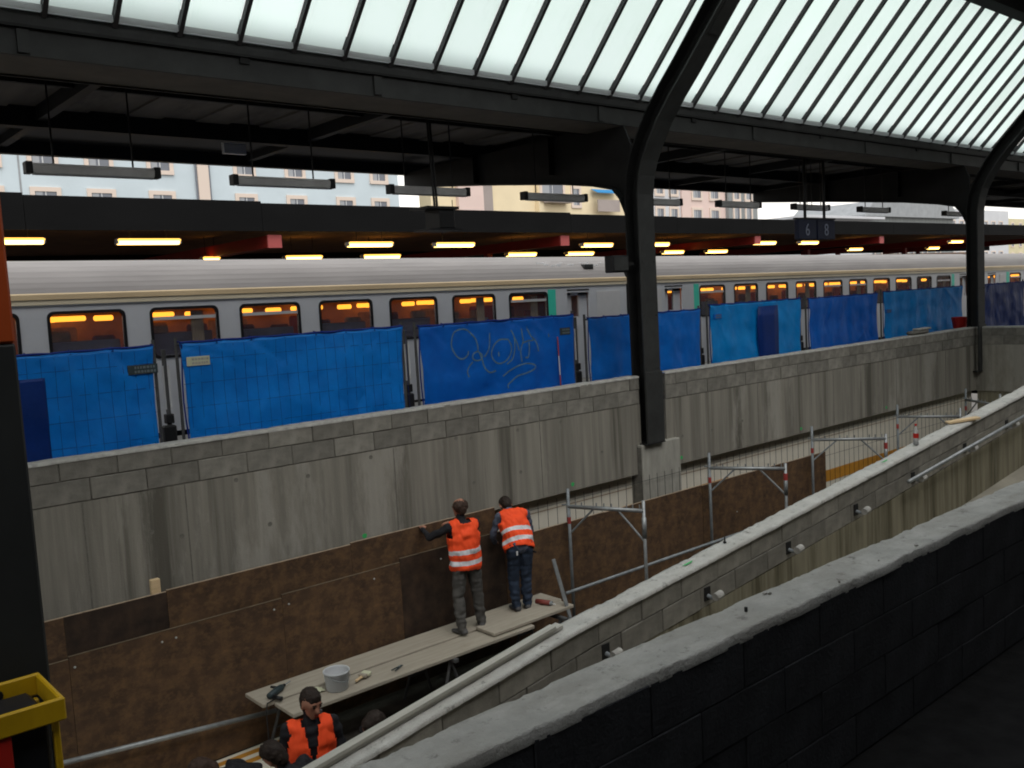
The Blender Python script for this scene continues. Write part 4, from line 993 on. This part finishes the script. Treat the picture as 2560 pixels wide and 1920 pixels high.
# ================================================================== NEAR WALL
t = thing('near_wall', 'thick dark near wall with rough pale mortar top, lower right', 'wall', (8, 2.39, PLAT))
ox, oy, oz = t.location
NW0, NW1 = 1.08, 25.3; NT = -1.45
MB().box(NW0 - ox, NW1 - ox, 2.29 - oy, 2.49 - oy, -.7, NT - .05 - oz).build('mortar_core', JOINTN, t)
MB().box(NW0 - ox, NW1 - ox, 2.491 - oy, 2.505 - oy, -1.7, NT - .05 - oz).build('ramp_face', MOSS, t)
nb = []
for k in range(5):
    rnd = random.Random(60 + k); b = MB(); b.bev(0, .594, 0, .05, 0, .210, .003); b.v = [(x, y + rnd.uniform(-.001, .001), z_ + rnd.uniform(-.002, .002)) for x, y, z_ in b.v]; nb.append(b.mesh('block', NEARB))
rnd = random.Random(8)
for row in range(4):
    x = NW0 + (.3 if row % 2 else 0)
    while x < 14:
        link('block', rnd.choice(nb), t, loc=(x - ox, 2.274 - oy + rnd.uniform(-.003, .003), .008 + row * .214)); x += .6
rough_top(MB(), NW0 - ox, NW1 - ox, 2.275 - oy, 2.505 - oy, lambda x: NT - oz, .02, 14, .006, 5, .05, .006).build('mortar_cap', MORTAR_PALE, t, smooth=True)
rnd = random.Random(31)
for k in range(11):     # loose crumbs and mortar lumps lying in the bed
    x = rnd.uniform(1.4, 9); y = rnd.choice((rnd.uniform(2.29, 2.33), rnd.uniform(2.45, 2.49), rnd.uniform(2.3, 2.48)))
    b = MB(); s_ = rnd.uniform(.004, .008); b.bev(-s_ * 1.5, s_ * 1.5, -s_, s_, -.004, s_ * .8, s_ * .35)
    o = b.build('mortar_lump', MORTAR if k % 3 else JOINT, t, loc=(x - ox, y - oy, NT + .006 - oz)); o.rotation_euler = (0, 0, rnd.uniform(0, 3))
x = atZ(1865, 1532, NT)
o = thing('nail', 'small dark peg standing on top of the near wall', 'peg', (x.x, x.y, NT + .006)); MB().lathe([(.008, 0), (.008, .02), (0, .022)], n=7).build('shank', BLK, o)

# ================================================================== LEFT COLUMN AND YELLOW BIN
t = thing('painted_column', 'thick column at the left edge, orange above and dark grey below', 'column', (.624, 4.35, PLAT))
MB().bev(-.32, .32, -.25, .25, 0, 2.28, .01).build('lower_shaft', DARKC, t); MB().bev(-.321, .321, -.251, .251, 2.281, 5.6, .01).build('upper_shaft', ORNG, t)
zb_ = -1.40
c_fr, c_br = atZ(163, 1742, zb_), atZ(72, 1678, zb_)
t = thing('waste_bin', 'yellow framed waste bin with a red panel, lower left corner', 'waste bin', (c_fr.x - .45, (c_fr.y + c_br.y) / 2, PLAT))
xr = .45; d = min(.2, (4.09 - c_fr.y) / 2); yf = c_fr.y - t.location.y; yb = yf + min(.36, 4.08 - c_fr.y); zt_ = zb_ - PLAT
bh = .088
MB().bev(-.45, xr, yf, yf + .02, zt_ - bh, zt_, .006).build('front_band', YELP, t)
MB().bev(-.45, xr, yb - .02, yb, zt_ - bh, zt_, .006).build('back_band', YELP, t)
MB().bev(xr - .02, xr - .0005, yf + .021, yb - .021, zt_ - bh, zt_, .006).build('side_band', YELP, t); MB().bev(-.45, -.43, yf + .021, yb - .021, zt_ - bh, zt_, .006).build('side_band', YELP, t)
for (x_, y_) in ((xr - .046, yf + .024), (xr - .046, yb - .06), (-.43, yf + .024), (-.43, yb - .06)): MB().bev(x_, x_ + .024, y_, y_ + .03, 0, zt_ - bh - .001, .005).build('leg', YELP, t)
MB().bev(-.4, xr - .05, yf + .04, yb - .04, .12, zt_ - .05, .02).build('bag', BAGM, t)
MB().bev(-.43, xr - .19, yf + .008, yf + .02, .15, zt_ - bh - .002, .004).build('red_panel', REDP, t)
MB().tube([(xr - .16, yb - .028, zt_ - .045), (xr - .16, yb - .0205, zt_ - .045)], .02, 10).build('lock', BLK, t)

# ================================================================== PLANKS, TRESTLES, SCAFFOLD
PZ = -4.33
def plank(x0, x1, y0, y1, zt_, label, rz=0):
    o = MB().bev(x0 - (x0 + x1) / 2, x1 - (x0 + x1) / 2, y0 - (y0 + y1) / 2, y1 - (y0 + y1) / 2, -.045, 0, .006).build('plank', PLANK, loc=((x0 + x1) / 2, (y0 + y1) / 2, zt_))
    o.rotation_euler = (0, 0, rz); return tag(o, label, 'plank', 'scaffold planks the workers stand on')
plank(4.27, 8.9, 9.46, 9.90, PZ, 'far plank of the walkway, next to the brown boards')
plank(4.40, 7.95, 9.00, 9.440, PZ - .014, 'near wide plank of the walkway carrying the bucket')
plank(7.3, 8.75, 9.06, 9.44, PZ + .046, 'short plank overlapping the right end of the walkway')
def trestle(x, label):
    t = thing('trestle', label, 'trestle', (x, 9.45, FLOOR), group='steel trestles under the walkway'); h_ = PZ - .055 - FLOOR
    MB().bev(-.03, .03, -.5, .46, h_ - .05, h_, .006).build('bearer', POSTD, t)
    for s in (-1, 1):
        for u in (-1, 1): MB().tube([(u * .22, s * .4, .0), (0, s * .36, h_ - .05)], .02, 8).build('leg', POSTD, t)
        MB().tube([(-.14, s * .39, .28), (.14, s * .39, .28)], .014, 6).build('brace', POSTD, t)
trestle(4.7, 'trestle under the left end of the walkway, below the drill'); trestle(6.6, 'trestle under the middle of the walkway'); trestle(8.5, 'trestle under the right end of the walkway, beyond the overlapping plank')
rl0, rl1 = atY(120, 1917, 9.95), atY(690, 1776, 9.95)
tag(MB().tube([rl0, rl1], .028, 10).build('guard_tube', GALV, smooth=True), 'long grey tube low along the brown boards at lower left', 'tube')
a, e = Vector((8.42, 9.22, -3.62)), Vector((8.72, 9.12, -4.52))
a, e = atY(1383, 1398, 9.3), atY(1428, 1552, 9.02)
e2 = Vector((e.x, e.y, e.z)); dv = (e2 - a).normalized(); e2 = a + dv * ((FLOOR - a.z) / dv.z) if abs(dv.z) > .1 else e2
o = MB().bev(-.03, .03, -.011, .011, 0, (e2 - a).length, .003).build('straightedge', GALV); o.location = e2
o.rotation_euler = (a - e2).to_track_quat('Z', 'Y').to_euler(); tag(o, 'aluminium straightedge leaning upright at the right end of the planks', 'straightedge')
def scaffold(px, py, px2, py2, label, brace_px=None, red=True):
    """one frame: far post, near post, transom with spigots, corner braces"""
    A = atY(px, py, 9.9); B = atY(px2, py2, 8.85)
    t = thing('scaffold_frame', label, 'scaffold frame', (A.x, 9.4, FLOOR), group='scaffold frames in the pit')
    ya, yb_ = .5, -.55; za = A.z - FLOOR; zb2 = B.z - FLOOR; dx = B.x - A.x
    MB().tube([(0, ya, 0), (0, ya, za)], .026, 10).build('post', GALVD, t, smooth=True)
    MB().tube([(dx, yb_, 0), (dx, yb_, zb2)], .026, 10).build('post', GALV, t, smooth=True)
    MB().tube([(dx, yb_, zb2 - .25), (dx, yb_, zb2 - .55)], .034, 10).build('post_sleeve', GALV, t, smooth=True)
    zt2 = za - .27
    MB().tube([(0, ya, zt2), (dx, yb_, zt2 - .02)], .030, 10).build('transom', GALV, t, smooth=True)
    for u in (.1, .18, .38, .48, .58, .78, .86, .95):
        MB().tube([(dx * u, ya + (yb_ - ya) * u, zt2 - .02), (dx * u, ya + (yb_ - ya) * u, zt2 + .07)], .011, 6).build('spigot', GALV, t)
    MB().tube([(dx * .66, ya + (yb_ - ya) * .66, zt2 - .02), (dx, yb_, zt2 - .48)], .017, 8).build('brace', GALV, t)
    MB().tube([(dx * .34, ya + (yb_ - ya) * .34, zt2 - .02), (0, ya, zt2 - .42)], .015, 8).build('brace', GALVD, t)
    MB().tube([(0, ya, zt2 - .16), (0, ya, zt2 - .26)], .029, 10).build('red_band', REDT, t)
    if red: MB().tube([(dx, yb_, zt2 - .1), (dx, yb_, zt2 - .22)], .036, 10).build('red_band', REDT, t)
    MB().tube([(0, ya, zt2 + .03), (-.13, ya, zt2 + .05)], .012, 6).build('wedge_pin', GALVD, t)
    for (x_, y_) in ((0, ya), (dx, yb_)): MB().box(x_ - .07, x_ + .07, y_ - .07, y_ + .07, 0, .012).build('foot_plate', GALVD, t)
    return A, B
A1, B1 = scaffold(1419, 1222, 1608, 1252, 'nearest scaffold frame, right of the two workers', red=False)
A2, B2 = scaffold(1772, 1132, 1963, 1158, 'second scaffold frame, with a red band on its near post')
A3, B3 = scaffold(2029, 1066, 2214, 1085, 'third scaffold frame, left of the bottle')
A4, B4 = scaffold(2243, 1012, 2400, 1020, 'fourth scaffold frame, behind the bottle', red=False)
A5, B5 = scaffold(2414, 972, 2500, 985, 'farthest scaffold frame near the dark corner', red=False)
l0, l1 = atY(1425, 1480, 9.3), atY(1800, 1350, 9.3)
tag(MB().tube([l0 + (l0 - l1) * .02, l1 + (l1 - l0) * 1.2], .024, 10).build('ledger_tube', GALVD, smooth=True), 'long thin tube linking the scaffold frames just above the ramp wall', 'tube')
# pale panels with ochre stripes lying on the pit floor
for i, (x0, x1, lab) in enumerate(((2.0, 4.95, 'cream panel with ochre stripes lying on the pit floor, below the guard tube'),)):
    t = thing('floor_panel', lab, 'panel', ((x0 + x1) / 2, 9.3, FLOOR + .003), group='cream panels on the pit floor'); w = (x1 - x0) / 2
    MB().box(-w, w, -1.1, .76, 0, .03).build('sheet', CREAM, t); MB().box(-w, w, .60, .69, .0303, .034).build('ochre_stripe', OCHRE, t); MB().box(-w, w, .42, .51, .0303, .034).build('ochre_stripe', OCHRE, t)

# ---------------------------------------------------------------- tools on the planks
p = atZ(843, 1745, PZ); p = Vector((5.08, 9.22, PZ - .012))
t = thing('bucket', 'whitish translucent plastic bucket on the walkway', 'bucket', p)
MB().lathe([(0, .0), (.125, .0), (.135, .01), (.158, .235), (.166, .24), (.166, .262), (.155, .262), (.15, .24), (.128, .02), (0, .02)], n=28).build('shell', BUCKET, t, smooth=True)
b = MB(); b.tube([(.165 * math.cos(a), .165 * math.sin(a), .235 - .10 * math.sin(a)) for a in [math.pi * k / 12 for k in range(13)]], .004, 5); b.build('handle', GALVD, t).rotation_euler = (0, 0, R(200))
MB().lathe([(0, .02), (.1, .02), (.1, .06), (0, .06)], n=16).build('contents', JOINT, t); t.scale = (.92, .92, .85)
p = atZ(905, 1697, PZ)
t = thing('brush', 'wide mason brush with wooden handle right of the bucket', 'brush', (p.x, p.y, PZ), R(25))
MB().bev(-.13, -.0, -.016, .016, .012, .04, .008).build('handle', WOOD, t); MB().bev(0, .05, -.05, .05, .01, .05, .006).build('ferrule', PLANK, t); MB().bev(.05, .13, -.055, .055, .008, .052, .01).build('bristles', PLATEW, t)
p = atZ(997, 1670, PZ)
t = thing('pliers', 'small dark pliers lying on the near plank', 'pliers', (p.x, p.y, PZ), R(20))
for s in (-1, 1): MB().tube([(-.11, s * .028, .012), (-.03, s * .016, .012), (.02, -s * .006, .012), (.07, -s * .012, .012)], [.007, .008, .010, .005], 6).build('jaw', TOOLD, t)
MB().lathe([(.014, 0), (.014, .022), (0, .024)], (.012, 0, .002), 8).build('pivot', GALVD, t)
p = atZ(690, 1738, PZ)
t = thing('power_drill', 'dark power drill lying on the left end of the walkway', 'drill', (p.x, p.y, PZ), R(30))
MB().tube([(-.13, 0, .045), (.0, 0, .045), (.10, 0, .045), (.13, 0, .045)], [.034, .042, .038, .03], 12).build('motor_body', TOOLD, t, smooth=True)
MB().tube([(.13, 0, .045), (.18, 0, .045)], [.024, .018], 10).build('chuck', BLK, t); MB().tube([(.18, 0, .045), (.30, 0, .04)], .007, 6).build('bit', GALVD, t)
MB().tube([(-.09, 0, .03), (-.12, -.10, .03), (-.13, -.16, .03)], [.026, .022, .026], 8).build('grip', BLK, t, smooth=True); MB().tube([(.08, 0, .05), (.09, .12, .05)], .015, 8).build('side_handle', BLK, t)
q = Vector((p.x, p.y, PZ))
tag(MB().tube([(p.x - .05, p.y - .1, PZ + .01), (p.x - .18, p.y - .15, PZ + .01), (4.235, 9.3, PZ - .02), (4.22, 9.26, PZ - .3), (4.2, 9.24, FLOOR + .3), (4.3, 9.1, FLOOR + .05), (4.5, 8.9, FLOOR + .045)], .007, 6).build('power_cable', BLK), 'thin black cable hanging from the drill over the plank end', 'cable')
p = atZ(760, 1735, PZ)
t = thing('rag', 'crumpled pale rag left of the bucket', 'rag', (4.86, 9.32, PZ)); b = MB(); rnd = random.Random(2)
v = []; f = []
for i in range(9):
    for j in range(9): v.append(((i - 4) * .02, (j - 4) * .016, .004 + .05 * abs(math.sin(i * 1.3 + j * .7)) * math.exp(-((i - 4) ** 2 + (j - 4) ** 2) / 14)))
for i in range(8):
    for j in range(8): f.append((i * 9 + j, i * 9 + 9 + j, i * 9 + 10 + j, i * 9 + j + 1))
MB().add(v, f).build('cloth', PLATEW, t, smooth=True)
p = atZ(1360, 1512, PZ + .05)
t = thing('cartridge_gun', 'dull red cylindrical tool lying near the right end of the planks', 'tool', (p.x, p.y, PZ + .048), R(-70))
MB().tube([(-.12, 0, .04), (.10, 0, .04)], .036, 12).build('barrel', TOOLR, t, smooth=True); MB().tube([(.10, 0, .04), (.13, 0, .035)], [.034, .03], 12).build('head', GALVD, t); MB().tube([(.13, .0, .035), (.17, .02, .02)], .008, 6).build('nozzle', LAMPC, t)
p = atZ(1288, 1560, PZ)
t = thing('glove', 'small orange brown glove lying behind the left worker', 'glove', (p.x, p.y, PZ), R(15)); b = MB()
MB().bev(-.05, .04, -.035, .035, .003, .03, .01).build('palm', TOOLR, t, smooth=True)
for k in range(4): MB().tube([(.03, -.026 + k * .017, .016), (.075 + .01 * (k in (1, 2)), -.03 + k * .02, .012)], [.01, .007], 6).build('finger', WOOD, t)

# ================================================================== PEOPLE
def capsule(b, p, q, r0, r1, sq=1.0, side=Vector((1, 0, 0)), n=14):
    """tapered limb with round ends; sq squashes it along 'side x axis'"""
    p, q = Vector(p), Vector(q); d = (q - p); L_ = d.length; d = d.normalized() if L_ > 1e-5 else Vector((0, 0, 1))
    a = (side - d * side.dot(d)); a = a.normalized() if a.length > .05 else d.orthogonal().normalized(); c = d.cross(a)
    rings = [(-math.sin(R(80)) * r0, math.cos(R(80)) * r0), (-math.sin(R(45)) * r0, math.cos(R(45)) * r0), (0, r0)]
    rings += [(L_ * k / 4, r0 + (r1 - r0) * k / 4) for k in range(1, 4)]
    rings += [(L_, r1), (L_ + math.sin(R(45)) * r1, math.cos(R(45)) * r1), (L_ + math.sin(R(80)) * r1, math.cos(R(80)) * r1)]
    v = []; f = []
    for (s_, r_) in rings:
        for k in range(n):
            t_ = 2 * math.pi * k / n; v.append(p + d * s_ + a * (r_ * math.cos(t_)) + c * (r_ * sq * math.sin(t_)))
    m_ = len(rings)
    for i in range(m_ - 1):
        for k in range(n): f.append((i * n + k, i * n + (k + 1) % n, (i + 1) * n + (k + 1) % n, (i + 1) * n + k))
    f += [tuple(range(n - 1, -1, -1)), tuple(range((m_ - 1) * n, m_ * n))]
    b.add(v, f)
def remesh(b, vox, smooth=4, name='body'):
    me = b.mesh('tmp', SKIN); o = bpy.data.objects.new('tmp', me); COL.objects.link(o)
    md = o.modifiers.new('r', 'REMESH'); md.mode = 'VOXEL'; md.voxel_size = vox; md.use_smooth_shade = True
    sm = o.modifiers.new('s', 'SMOOTH'); sm.factor = .5; sm.iterations = smooth
    dg = bpy.context.evaluated_depsgraph_get(); out = bpy.data.meshes.new_from_object(o.evaluated_get(dg)); out.name = name
    bpy.data.objects.remove(o); out.materials.clear(); return out
def segdist(P, a, e):
    a = np.array(a); e = np.array(e); d = e - a; L2 = (d @ d) or 1e-9
    t_ = np.clip(((P - a) @ d) / L2, 0, 1); return np.linalg.norm(P - a - t_[:, None] * d, axis=1)
def centers(me):
    P = np.empty(len(me.polygons) * 3); me.polygons.foreach_get('center', P); return P.reshape(-1, 3)
def person(label, loc, rz, pose, mats, name='person', vest=True, vest_front=False, hair=HAIR, bald=False):
    """pose: joint dict in local metres, the figure faces +y, x is its right-hand side"""
    J = {k: Vector(v) for k, v in pose.items()}
    t = thing(name, label, 'person', loc, rz)
    b = MB(); parts = []      # (a, e, r0, r1, material index)  0 skin 1 top 2 trousers 3 shoes
    def seg(a, e, r0, r1, mi, sq=1.0): capsule(b, a, e, r0, r1, sq); parts.append((a, e, max(r0, r1), mi))
    pel, che, nec, hea = J['pelvis'], J['chest'], J['neck'], J['head']
    seg(pel + Vector((-.075, 0, 0)), pel + Vector((.075, 0, 0)), .115, .115, 2)
    mid = (pel + che) / 2
    seg(pel + (che - pel) * .15, mid, .165, .172, 1, .74); seg(mid, che, .172, .185, 1, .72)
    seg(J['sl'] * .8 + che * .2, J['sr'] * .8 + che * .2, .075, .075, 1)
    seg(che, nec, .10, .060, 1); seg(nec, nec + (hea - nec) * .6, .056, .054, 0)
    up_ = (hea - nec).normalized(); look = J['look'].normalized()
    # head: skull + jaw
    seg(hea + up_ * .045 - look * .02, hea + up_ * .03 + look * .015, .090, .086, 0)
    seg(hea - up_ * .01 + look * .03, hea - up_ * .075 + look * .050, .068, .046, 0)
    seg(hea + look * .095 + up_ * .012, hea + look * .112 - up_ * .025, .012, .017, 0)     # nose
    sidev = look.cross(up_).normalized()
    for s in (-1, 1): seg(hea + sidev * s * .083 - look * .005 + up_ * .02, hea + sidev * s * .084 - look * .008 - up_ * .02, .014, .012, 0)  # ears
    for s in ('l', 'r'):
        seg(J['s' + s], J['e' + s], .060, .047, 1); seg(J['e' + s], J['w' + s], .046, .034, 1)
        w, h_ = J['w' + s], J['h' + s]; dv = (h_ - w).normalized()
        seg(w, w + dv * .05, .030, .034, 0); seg(w + dv * .03, w + dv * .085, .036, .034, 0, .55)
        n_ = J.get('palm' + s, Vector((0, 0, -1))); ac = dv.cross(n_).normalized(); n_ = ac.cross(dv).normalized()
        for k, (o_, ln) in enumerate(((-.029, .062), (-.010, .075), (.010, .070), (.028, .054))):
            b0 = w + dv * .09 + ac * o_; b1 = b0 + dv * ln * .55 + n_ * .006; b2 = b1 + dv * ln * .35 + n_ * (ln * .45)
            seg(b0, b1, .0095, .009, 0); seg(b1, b2, .009, .008, 0)
        b0 = w + dv * .04 + ac * .03 * (1 if s == 'l' else -1); b1 = b0 + dv * .035 + ac * .03 * (1 if s == 'l' else -1); seg(b0, b1, .012, .010, 0); seg(b1, b1 + dv * .03 + n_ * .01, .010, .008, 0)
        hp, kn, an = J['hip' + s], J['kn' + s], J['an' + s]
        seg(hp, kn, .106, .080, 2); seg(kn, an + (an - kn) * -.04, .080, .068, 2); seg(an + Vector((0, 0, .04)), an + Vector((0, 0, -.015)), .060, .058, 2)
        td = J['toe' + s] - an; td.z = 0; td = td.normalized()
        base = Vector((an.x, an.y, .042)); seg(base - td * .055, base + td * .06, .045, .046, 3, .8); seg(base + td * .06 - Vector((0, 0, .006)), base + td * .155 - Vector((0, 0, .010)), .045, .034, 3, .7)
    me = remesh(b, .0115, 4)
    C_ = centers(me); best = np.full(len(C_), 1e9); mi = np.zeros(len(C_), int)
    for (a, e, r_, m_) in parts:
        d_ = segdist(C_, a, e) - r_
        sel = d_ < best; best[sel] = d_[sel]; mi[sel] = m_
    for m_ in mats: me.materials.append(m_)
    vm_ = np.zeros(len(me.vertices), int)
    for p_, m_ in zip(me.polygons, mi):
        for vi in p_.vertices: vm_[vi] = max(vm_[vi], m_) if m_ != 3 else vm_[vi]
    nrm = [v_.normal.copy() for v_ in me.vertices]; cos = [v_.co.copy() for v_ in me.vertices]
    for q_, (c_, n_) in enumerate(zip(cos, nrm)):
        if vm_[q_] in (1, 2):
            lo_ = 1.6 if c_.z < .3 else 1.0
            cos[q_] = c_ + n_ * lo_ * (.014 * noise.noise((c_.x * 8, c_.y * 8, c_.z * 19 + loc[0])) + .010 * noise.noise((c_.x * 20 + 5, c_.y * 20, c_.z * 9)))
    me.vertices.foreach_set('co', [a_ for c_ in cos for a_ in c_])
    me.polygons.foreach_set('material_index', mi.tolist()); me.polygons.foreach_set('use_smooth', [True] * len(me.polygons)); me.update()
    link('body', me, t)
    # hair cap
    hb = MB()
    if bald:
        capsule(hb, hea - look * .035 + up_ * .035 + sidev * .03, hea - look * .035 + up_ * .035 - sidev * .03, .082, .082); capsule(hb, hea - look * .045 - up_ * .03, hea - look * .05, .066, .07)
        for s in (-1, 1): capsule(hb, hea + sidev * s * .045 + up_ * .02 - look * .01, hea + sidev * s * .045 - look * .03, .052, .052)
    else:
        capsule(hb, hea + up_ * .066 - look * .036, hea + up_ * .072 + look * .012, .091, .078); capsule(hb, hea + up_ * .035 - look * .045, hea - up_ * .035 - look * .05, .086, .066)
        capsule(hb, hea + up_ * .118 + look * .03, hea + up_ * .112 + look * .068, .028, .016)
    hm = remesh(hb, .009, 3, 'hair')
    hc = [(v_.co + v_.normal * .006 * noise.noise(v_.co * 45)) for v_ in hm.vertices]; hm.vertices.foreach_set('co', [a_ for c_ in hc for a_ in c_])
    hm.materials.append(hair); hm.polygons.foreach_set('use_smooth', [True] * len(hm.polygons)); link('hair', hm, t)
    for s in (-1, 1):
        o = MB().lathe([(0, -.006), (.011, -.004), (.013, 0), (.011, .004), (0, .006)], n=8).build('eye', EYE, t, loc=hea + look * .088 + sidev * s * .032 + up_ * .020)
        o.rotation_euler = look.to_track_quat('Z', 'Y').to_euler()
        eb = MB(); eb.tube([hea + look * .094 + sidev * s * .018 + up_ * .042, hea + look * .088 + sidev * s * .05 + up_ * .042], .006, 5); eb.build('eyebrow', hair, t)
    mo = MB(); mo.tube([hea + look * .094 - sidev * .022 - up_ * .055, hea + look * .102 - up_ * .054, hea + look * .094 + sidev * .022 - up_ * .055], .006, 5); mo.build('mouth', TOOLR, t)
    if vest:
        vb = MB(); ax = (che - pel); hem = J.get('hem', pel + ax * .02); axn = ax.normalized()
        capsule(vb, hem, mid, .208, .206, .74); capsule(vb, mid, che, .206, .212, .72); capsule(vb, che + sidev * 0, che + axn * .06, .198, .16, .70)
        capsule(vb, J['sl'] * .72 + che * .28 + axn * .005, J['sr'] * .72 + che * .28 + axn * .005, .088, .088)
        vm = remesh(vb, .012, 3, 'vest')
        bm = bmesh.new(); bm.from_mesh(vm); kill = []
        right = Vector((1, 0, 0)); fw = right.cross(axn) * -1 if False else Vector((0, 1, 0)); fw = (fw - axn * fw.dot(axn)).normalized()
        nh = (nec - pel).dot(axn); sh = (che - pel).dot(axn)
        for f_ in bm.faces:
            c_ = f_.calc_center_median() - pel; h_ = c_.dot(axn); x_ = c_.x - 0; y_ = c_.dot(fw)
            if h_ < (hem - pel).dot(axn) - .03 + .012 * math.sin(9 * x_ + 3): kill.append(f_); continue
            if h_ > sh - .02 and abs(x_) > .188: kill.append(f_); continue           # arm holes
            if h_ > nh - .045 and abs(x_) < .078: kill.append(f_); continue          # neck hole
            if vest_front and y_ > 0:
                if abs(x_ - .0) < max(.004, (h_ - (sh - .24)) * .15): kill.append(f_); continue     # V opening
        bmesh.ops.delete(bm, geom=kill, context='FACES')
        for f_ in bm.faces:
            c_ = f_.calc_center_median() - pel; h_ = c_.dot(axn) - (hem - pel).dot(axn)
            f_.material_index = 1 if (.045 < h_ < .105 or .185 < h_ < .245) else 0
            if vest_front: f_.material_index = 1 if (.04 < h_ < .10) else 0
        for v_ in bm.verts:                                                          # cloth creases
            q_ = v_.co; v_.co = q_ + v_.normal * (.014 + .022 * noise.noise((q_.x * 7 + loc[0], q_.y * 7, q_.z * 14)) + .011 * noise.noise((q_.x * 19, q_.y * 19 + loc[1], q_.z * 11 + q_.x * 20)))
        bm.to_mesh(vm); bm.free(); vm.materials.append(VEST); vm.materials.append(REFL); vm.polygons.foreach_set('use_smooth', [True] * len(vm.polygons))
        o = link('vest', vm, t); md = o.modifiers.new('thickness', 'SOLIDIFY'); md.thickness = .006
    return t
# left worker: stands, both hands on the board top to his left front
P1 = dict(pelvis=(0, -.02, .93), chest=(-.005, .0, 1.30), neck=(-.01, .03, 1.49), head=(-.01, .06, 1.625), look=(-.25, 1, -.28), hem=(0, -.01, .87),
          sl=(-.20, .01, 1.42), sr=(.19, .0, 1.42), el=(-.40, .20, 1.27), wl=(-.40, .42, 1.345), hl=(-.34, .50, 1.36), er=(.27, .24, 1.22), wr=(.05, .42, 1.345), hr=(-.05, .49, 1.36),
          palml=(0, .3, -1), palmr=(0, .3, -1),
          hipl=(-.095, -.02, .90), hipr=(.095, -.02, .90), knl=(-.135, -.01, .49), knr=(.155, .02, .49), anl=(-.15, -.09, .09), anr=(.19, .02, .09), toel=(-.22, .10, 0), toer=(.24, .2, 0))
wp = Vector((7.24, 9.50, PZ))
person('worker in orange vest and grey trousers, standing left with both hands on the board', wp, R(-12), P1, [SKIN, JKT, TROU, SHOE], hair=HAIR2, bald=True)
P2 = dict(pelvis=(0, -.10, .93), chest=(0, .12, 1.22), neck=(.0, .29, 1.34), head=(0, .41, 1.385), look=(.05, 1, -1.3), hem=(0, -.085, .90),
          sl=(-.20, .14, 1.31), sr=(.20, .14, 1.31), el=(-.29, .20, 1.04), wl=(-.22, .36, .90), hl=(-.18, .43, .88), er=(.28, .20, 1.03), wr=(.21, .36, .82), hr=(.18, .42, .80),
          hipl=(-.09, -.10, .90), hipr=(.09, -.10, .90), knl=(-.09, -.02, .48), knr=(.09, -.02, .48), anl=(-.085, -.06, .09), anr=(.09, -.04, .09), toel=(-.13, .14, 0), toer=(.14, .16, 0))
w2_ = person('worker in orange vest and dark jeans, bending forward over the board', Vector((8.24, 9.60, PZ + .0)), R(-22), P2, [SKIN, JKTB, JEAN, SHOE])
MB().bev(-.012, .012, -.006, .006, -.03, .03, .004).build('pocket_tool', LAMPC, w2_, loc=(-.085, -.225, .86))
MB().tube([(.17, -.05, .82), (.25, -.06, .79)], [.02, .012], 8).build('belt_tool', BLK, w2_)
to_cam = math.atan2(-7.36, -3.76)
P3 = dict(pelvis=(0, 0, .94), chest=(0, .01, 1.30), neck=(0, .02, 1.50), head=(-.02, .05, 1.63), look=(.50, 1, -.22), hem=(0, 0, .93),
          sl=(-.20, .0, 1.43), sr=(.20, .0, 1.43), el=(-.27, .0, 1.15), wl=(-.24, .16, .95), hl=(-.22, .24, .93), er=(.27, .0, 1.15), wr=(.25, .16, .95), hr=(.23, .24, .92),
          hipl=(-.09, 0, .9), hipr=(.09, 0, .9), knl=(-.10, .02, .48), knr=(.10, .02, .48), anl=(-.11, -.02, .09), anr=(.11, -.02, .09), toel=(-.14, .2, 0), toer=(.14, .2, 0))
P3 = {k: ((-v[0] if k == 'look' else v[0]), v[1], v[2]) for k, v in P3.items()}
person('dark haired worker in open orange vest over black jacket, looking down, lower centre', Vector((3.72, 7.30, FLOOR)), to_cam - R(90) + R(6), P3, [SKIN, JKT, TROU, SHOE], vest_front=True)
# people half hidden in the pit
PB = dict(P3); PB = {k: (v[0], v[1] + max(0, (v[2] - .95)) * .45, v[2] - max(0, v[2] - .95) * .28) for k, v in P3.items()}; PB['look'] = (.5, 1, -.6)
person('dark haired person in black, in the shadow right of the dark haired worker', Vector((4.42, 6.97, FLOOR)), R(110), PB, [SKIN, JKT, TROU, SHOE], vest=False)
person('person with dark hair seen from above at the bottom edge', Vector((3.44, 6.69, FLOOR)), R(35), PB, [SKIN, JKT, TROU, SHOE], vest=False)
PC = {k: (v[0], v[1] + max(0, (v[2] - .95)) * .75, v[2] - max(0, v[2] - .95) * .62) for k, v in P3.items()}; PC['look'] = (.3, 1, -1.2)
person('person of whom only the crown of dark hair shows at the bottom left', Vector((3.36, 7.36, FLOOR)), R(60), PC, [SKIN, JKT, TROU, SHOE], vest=False, hair=HAIR2)
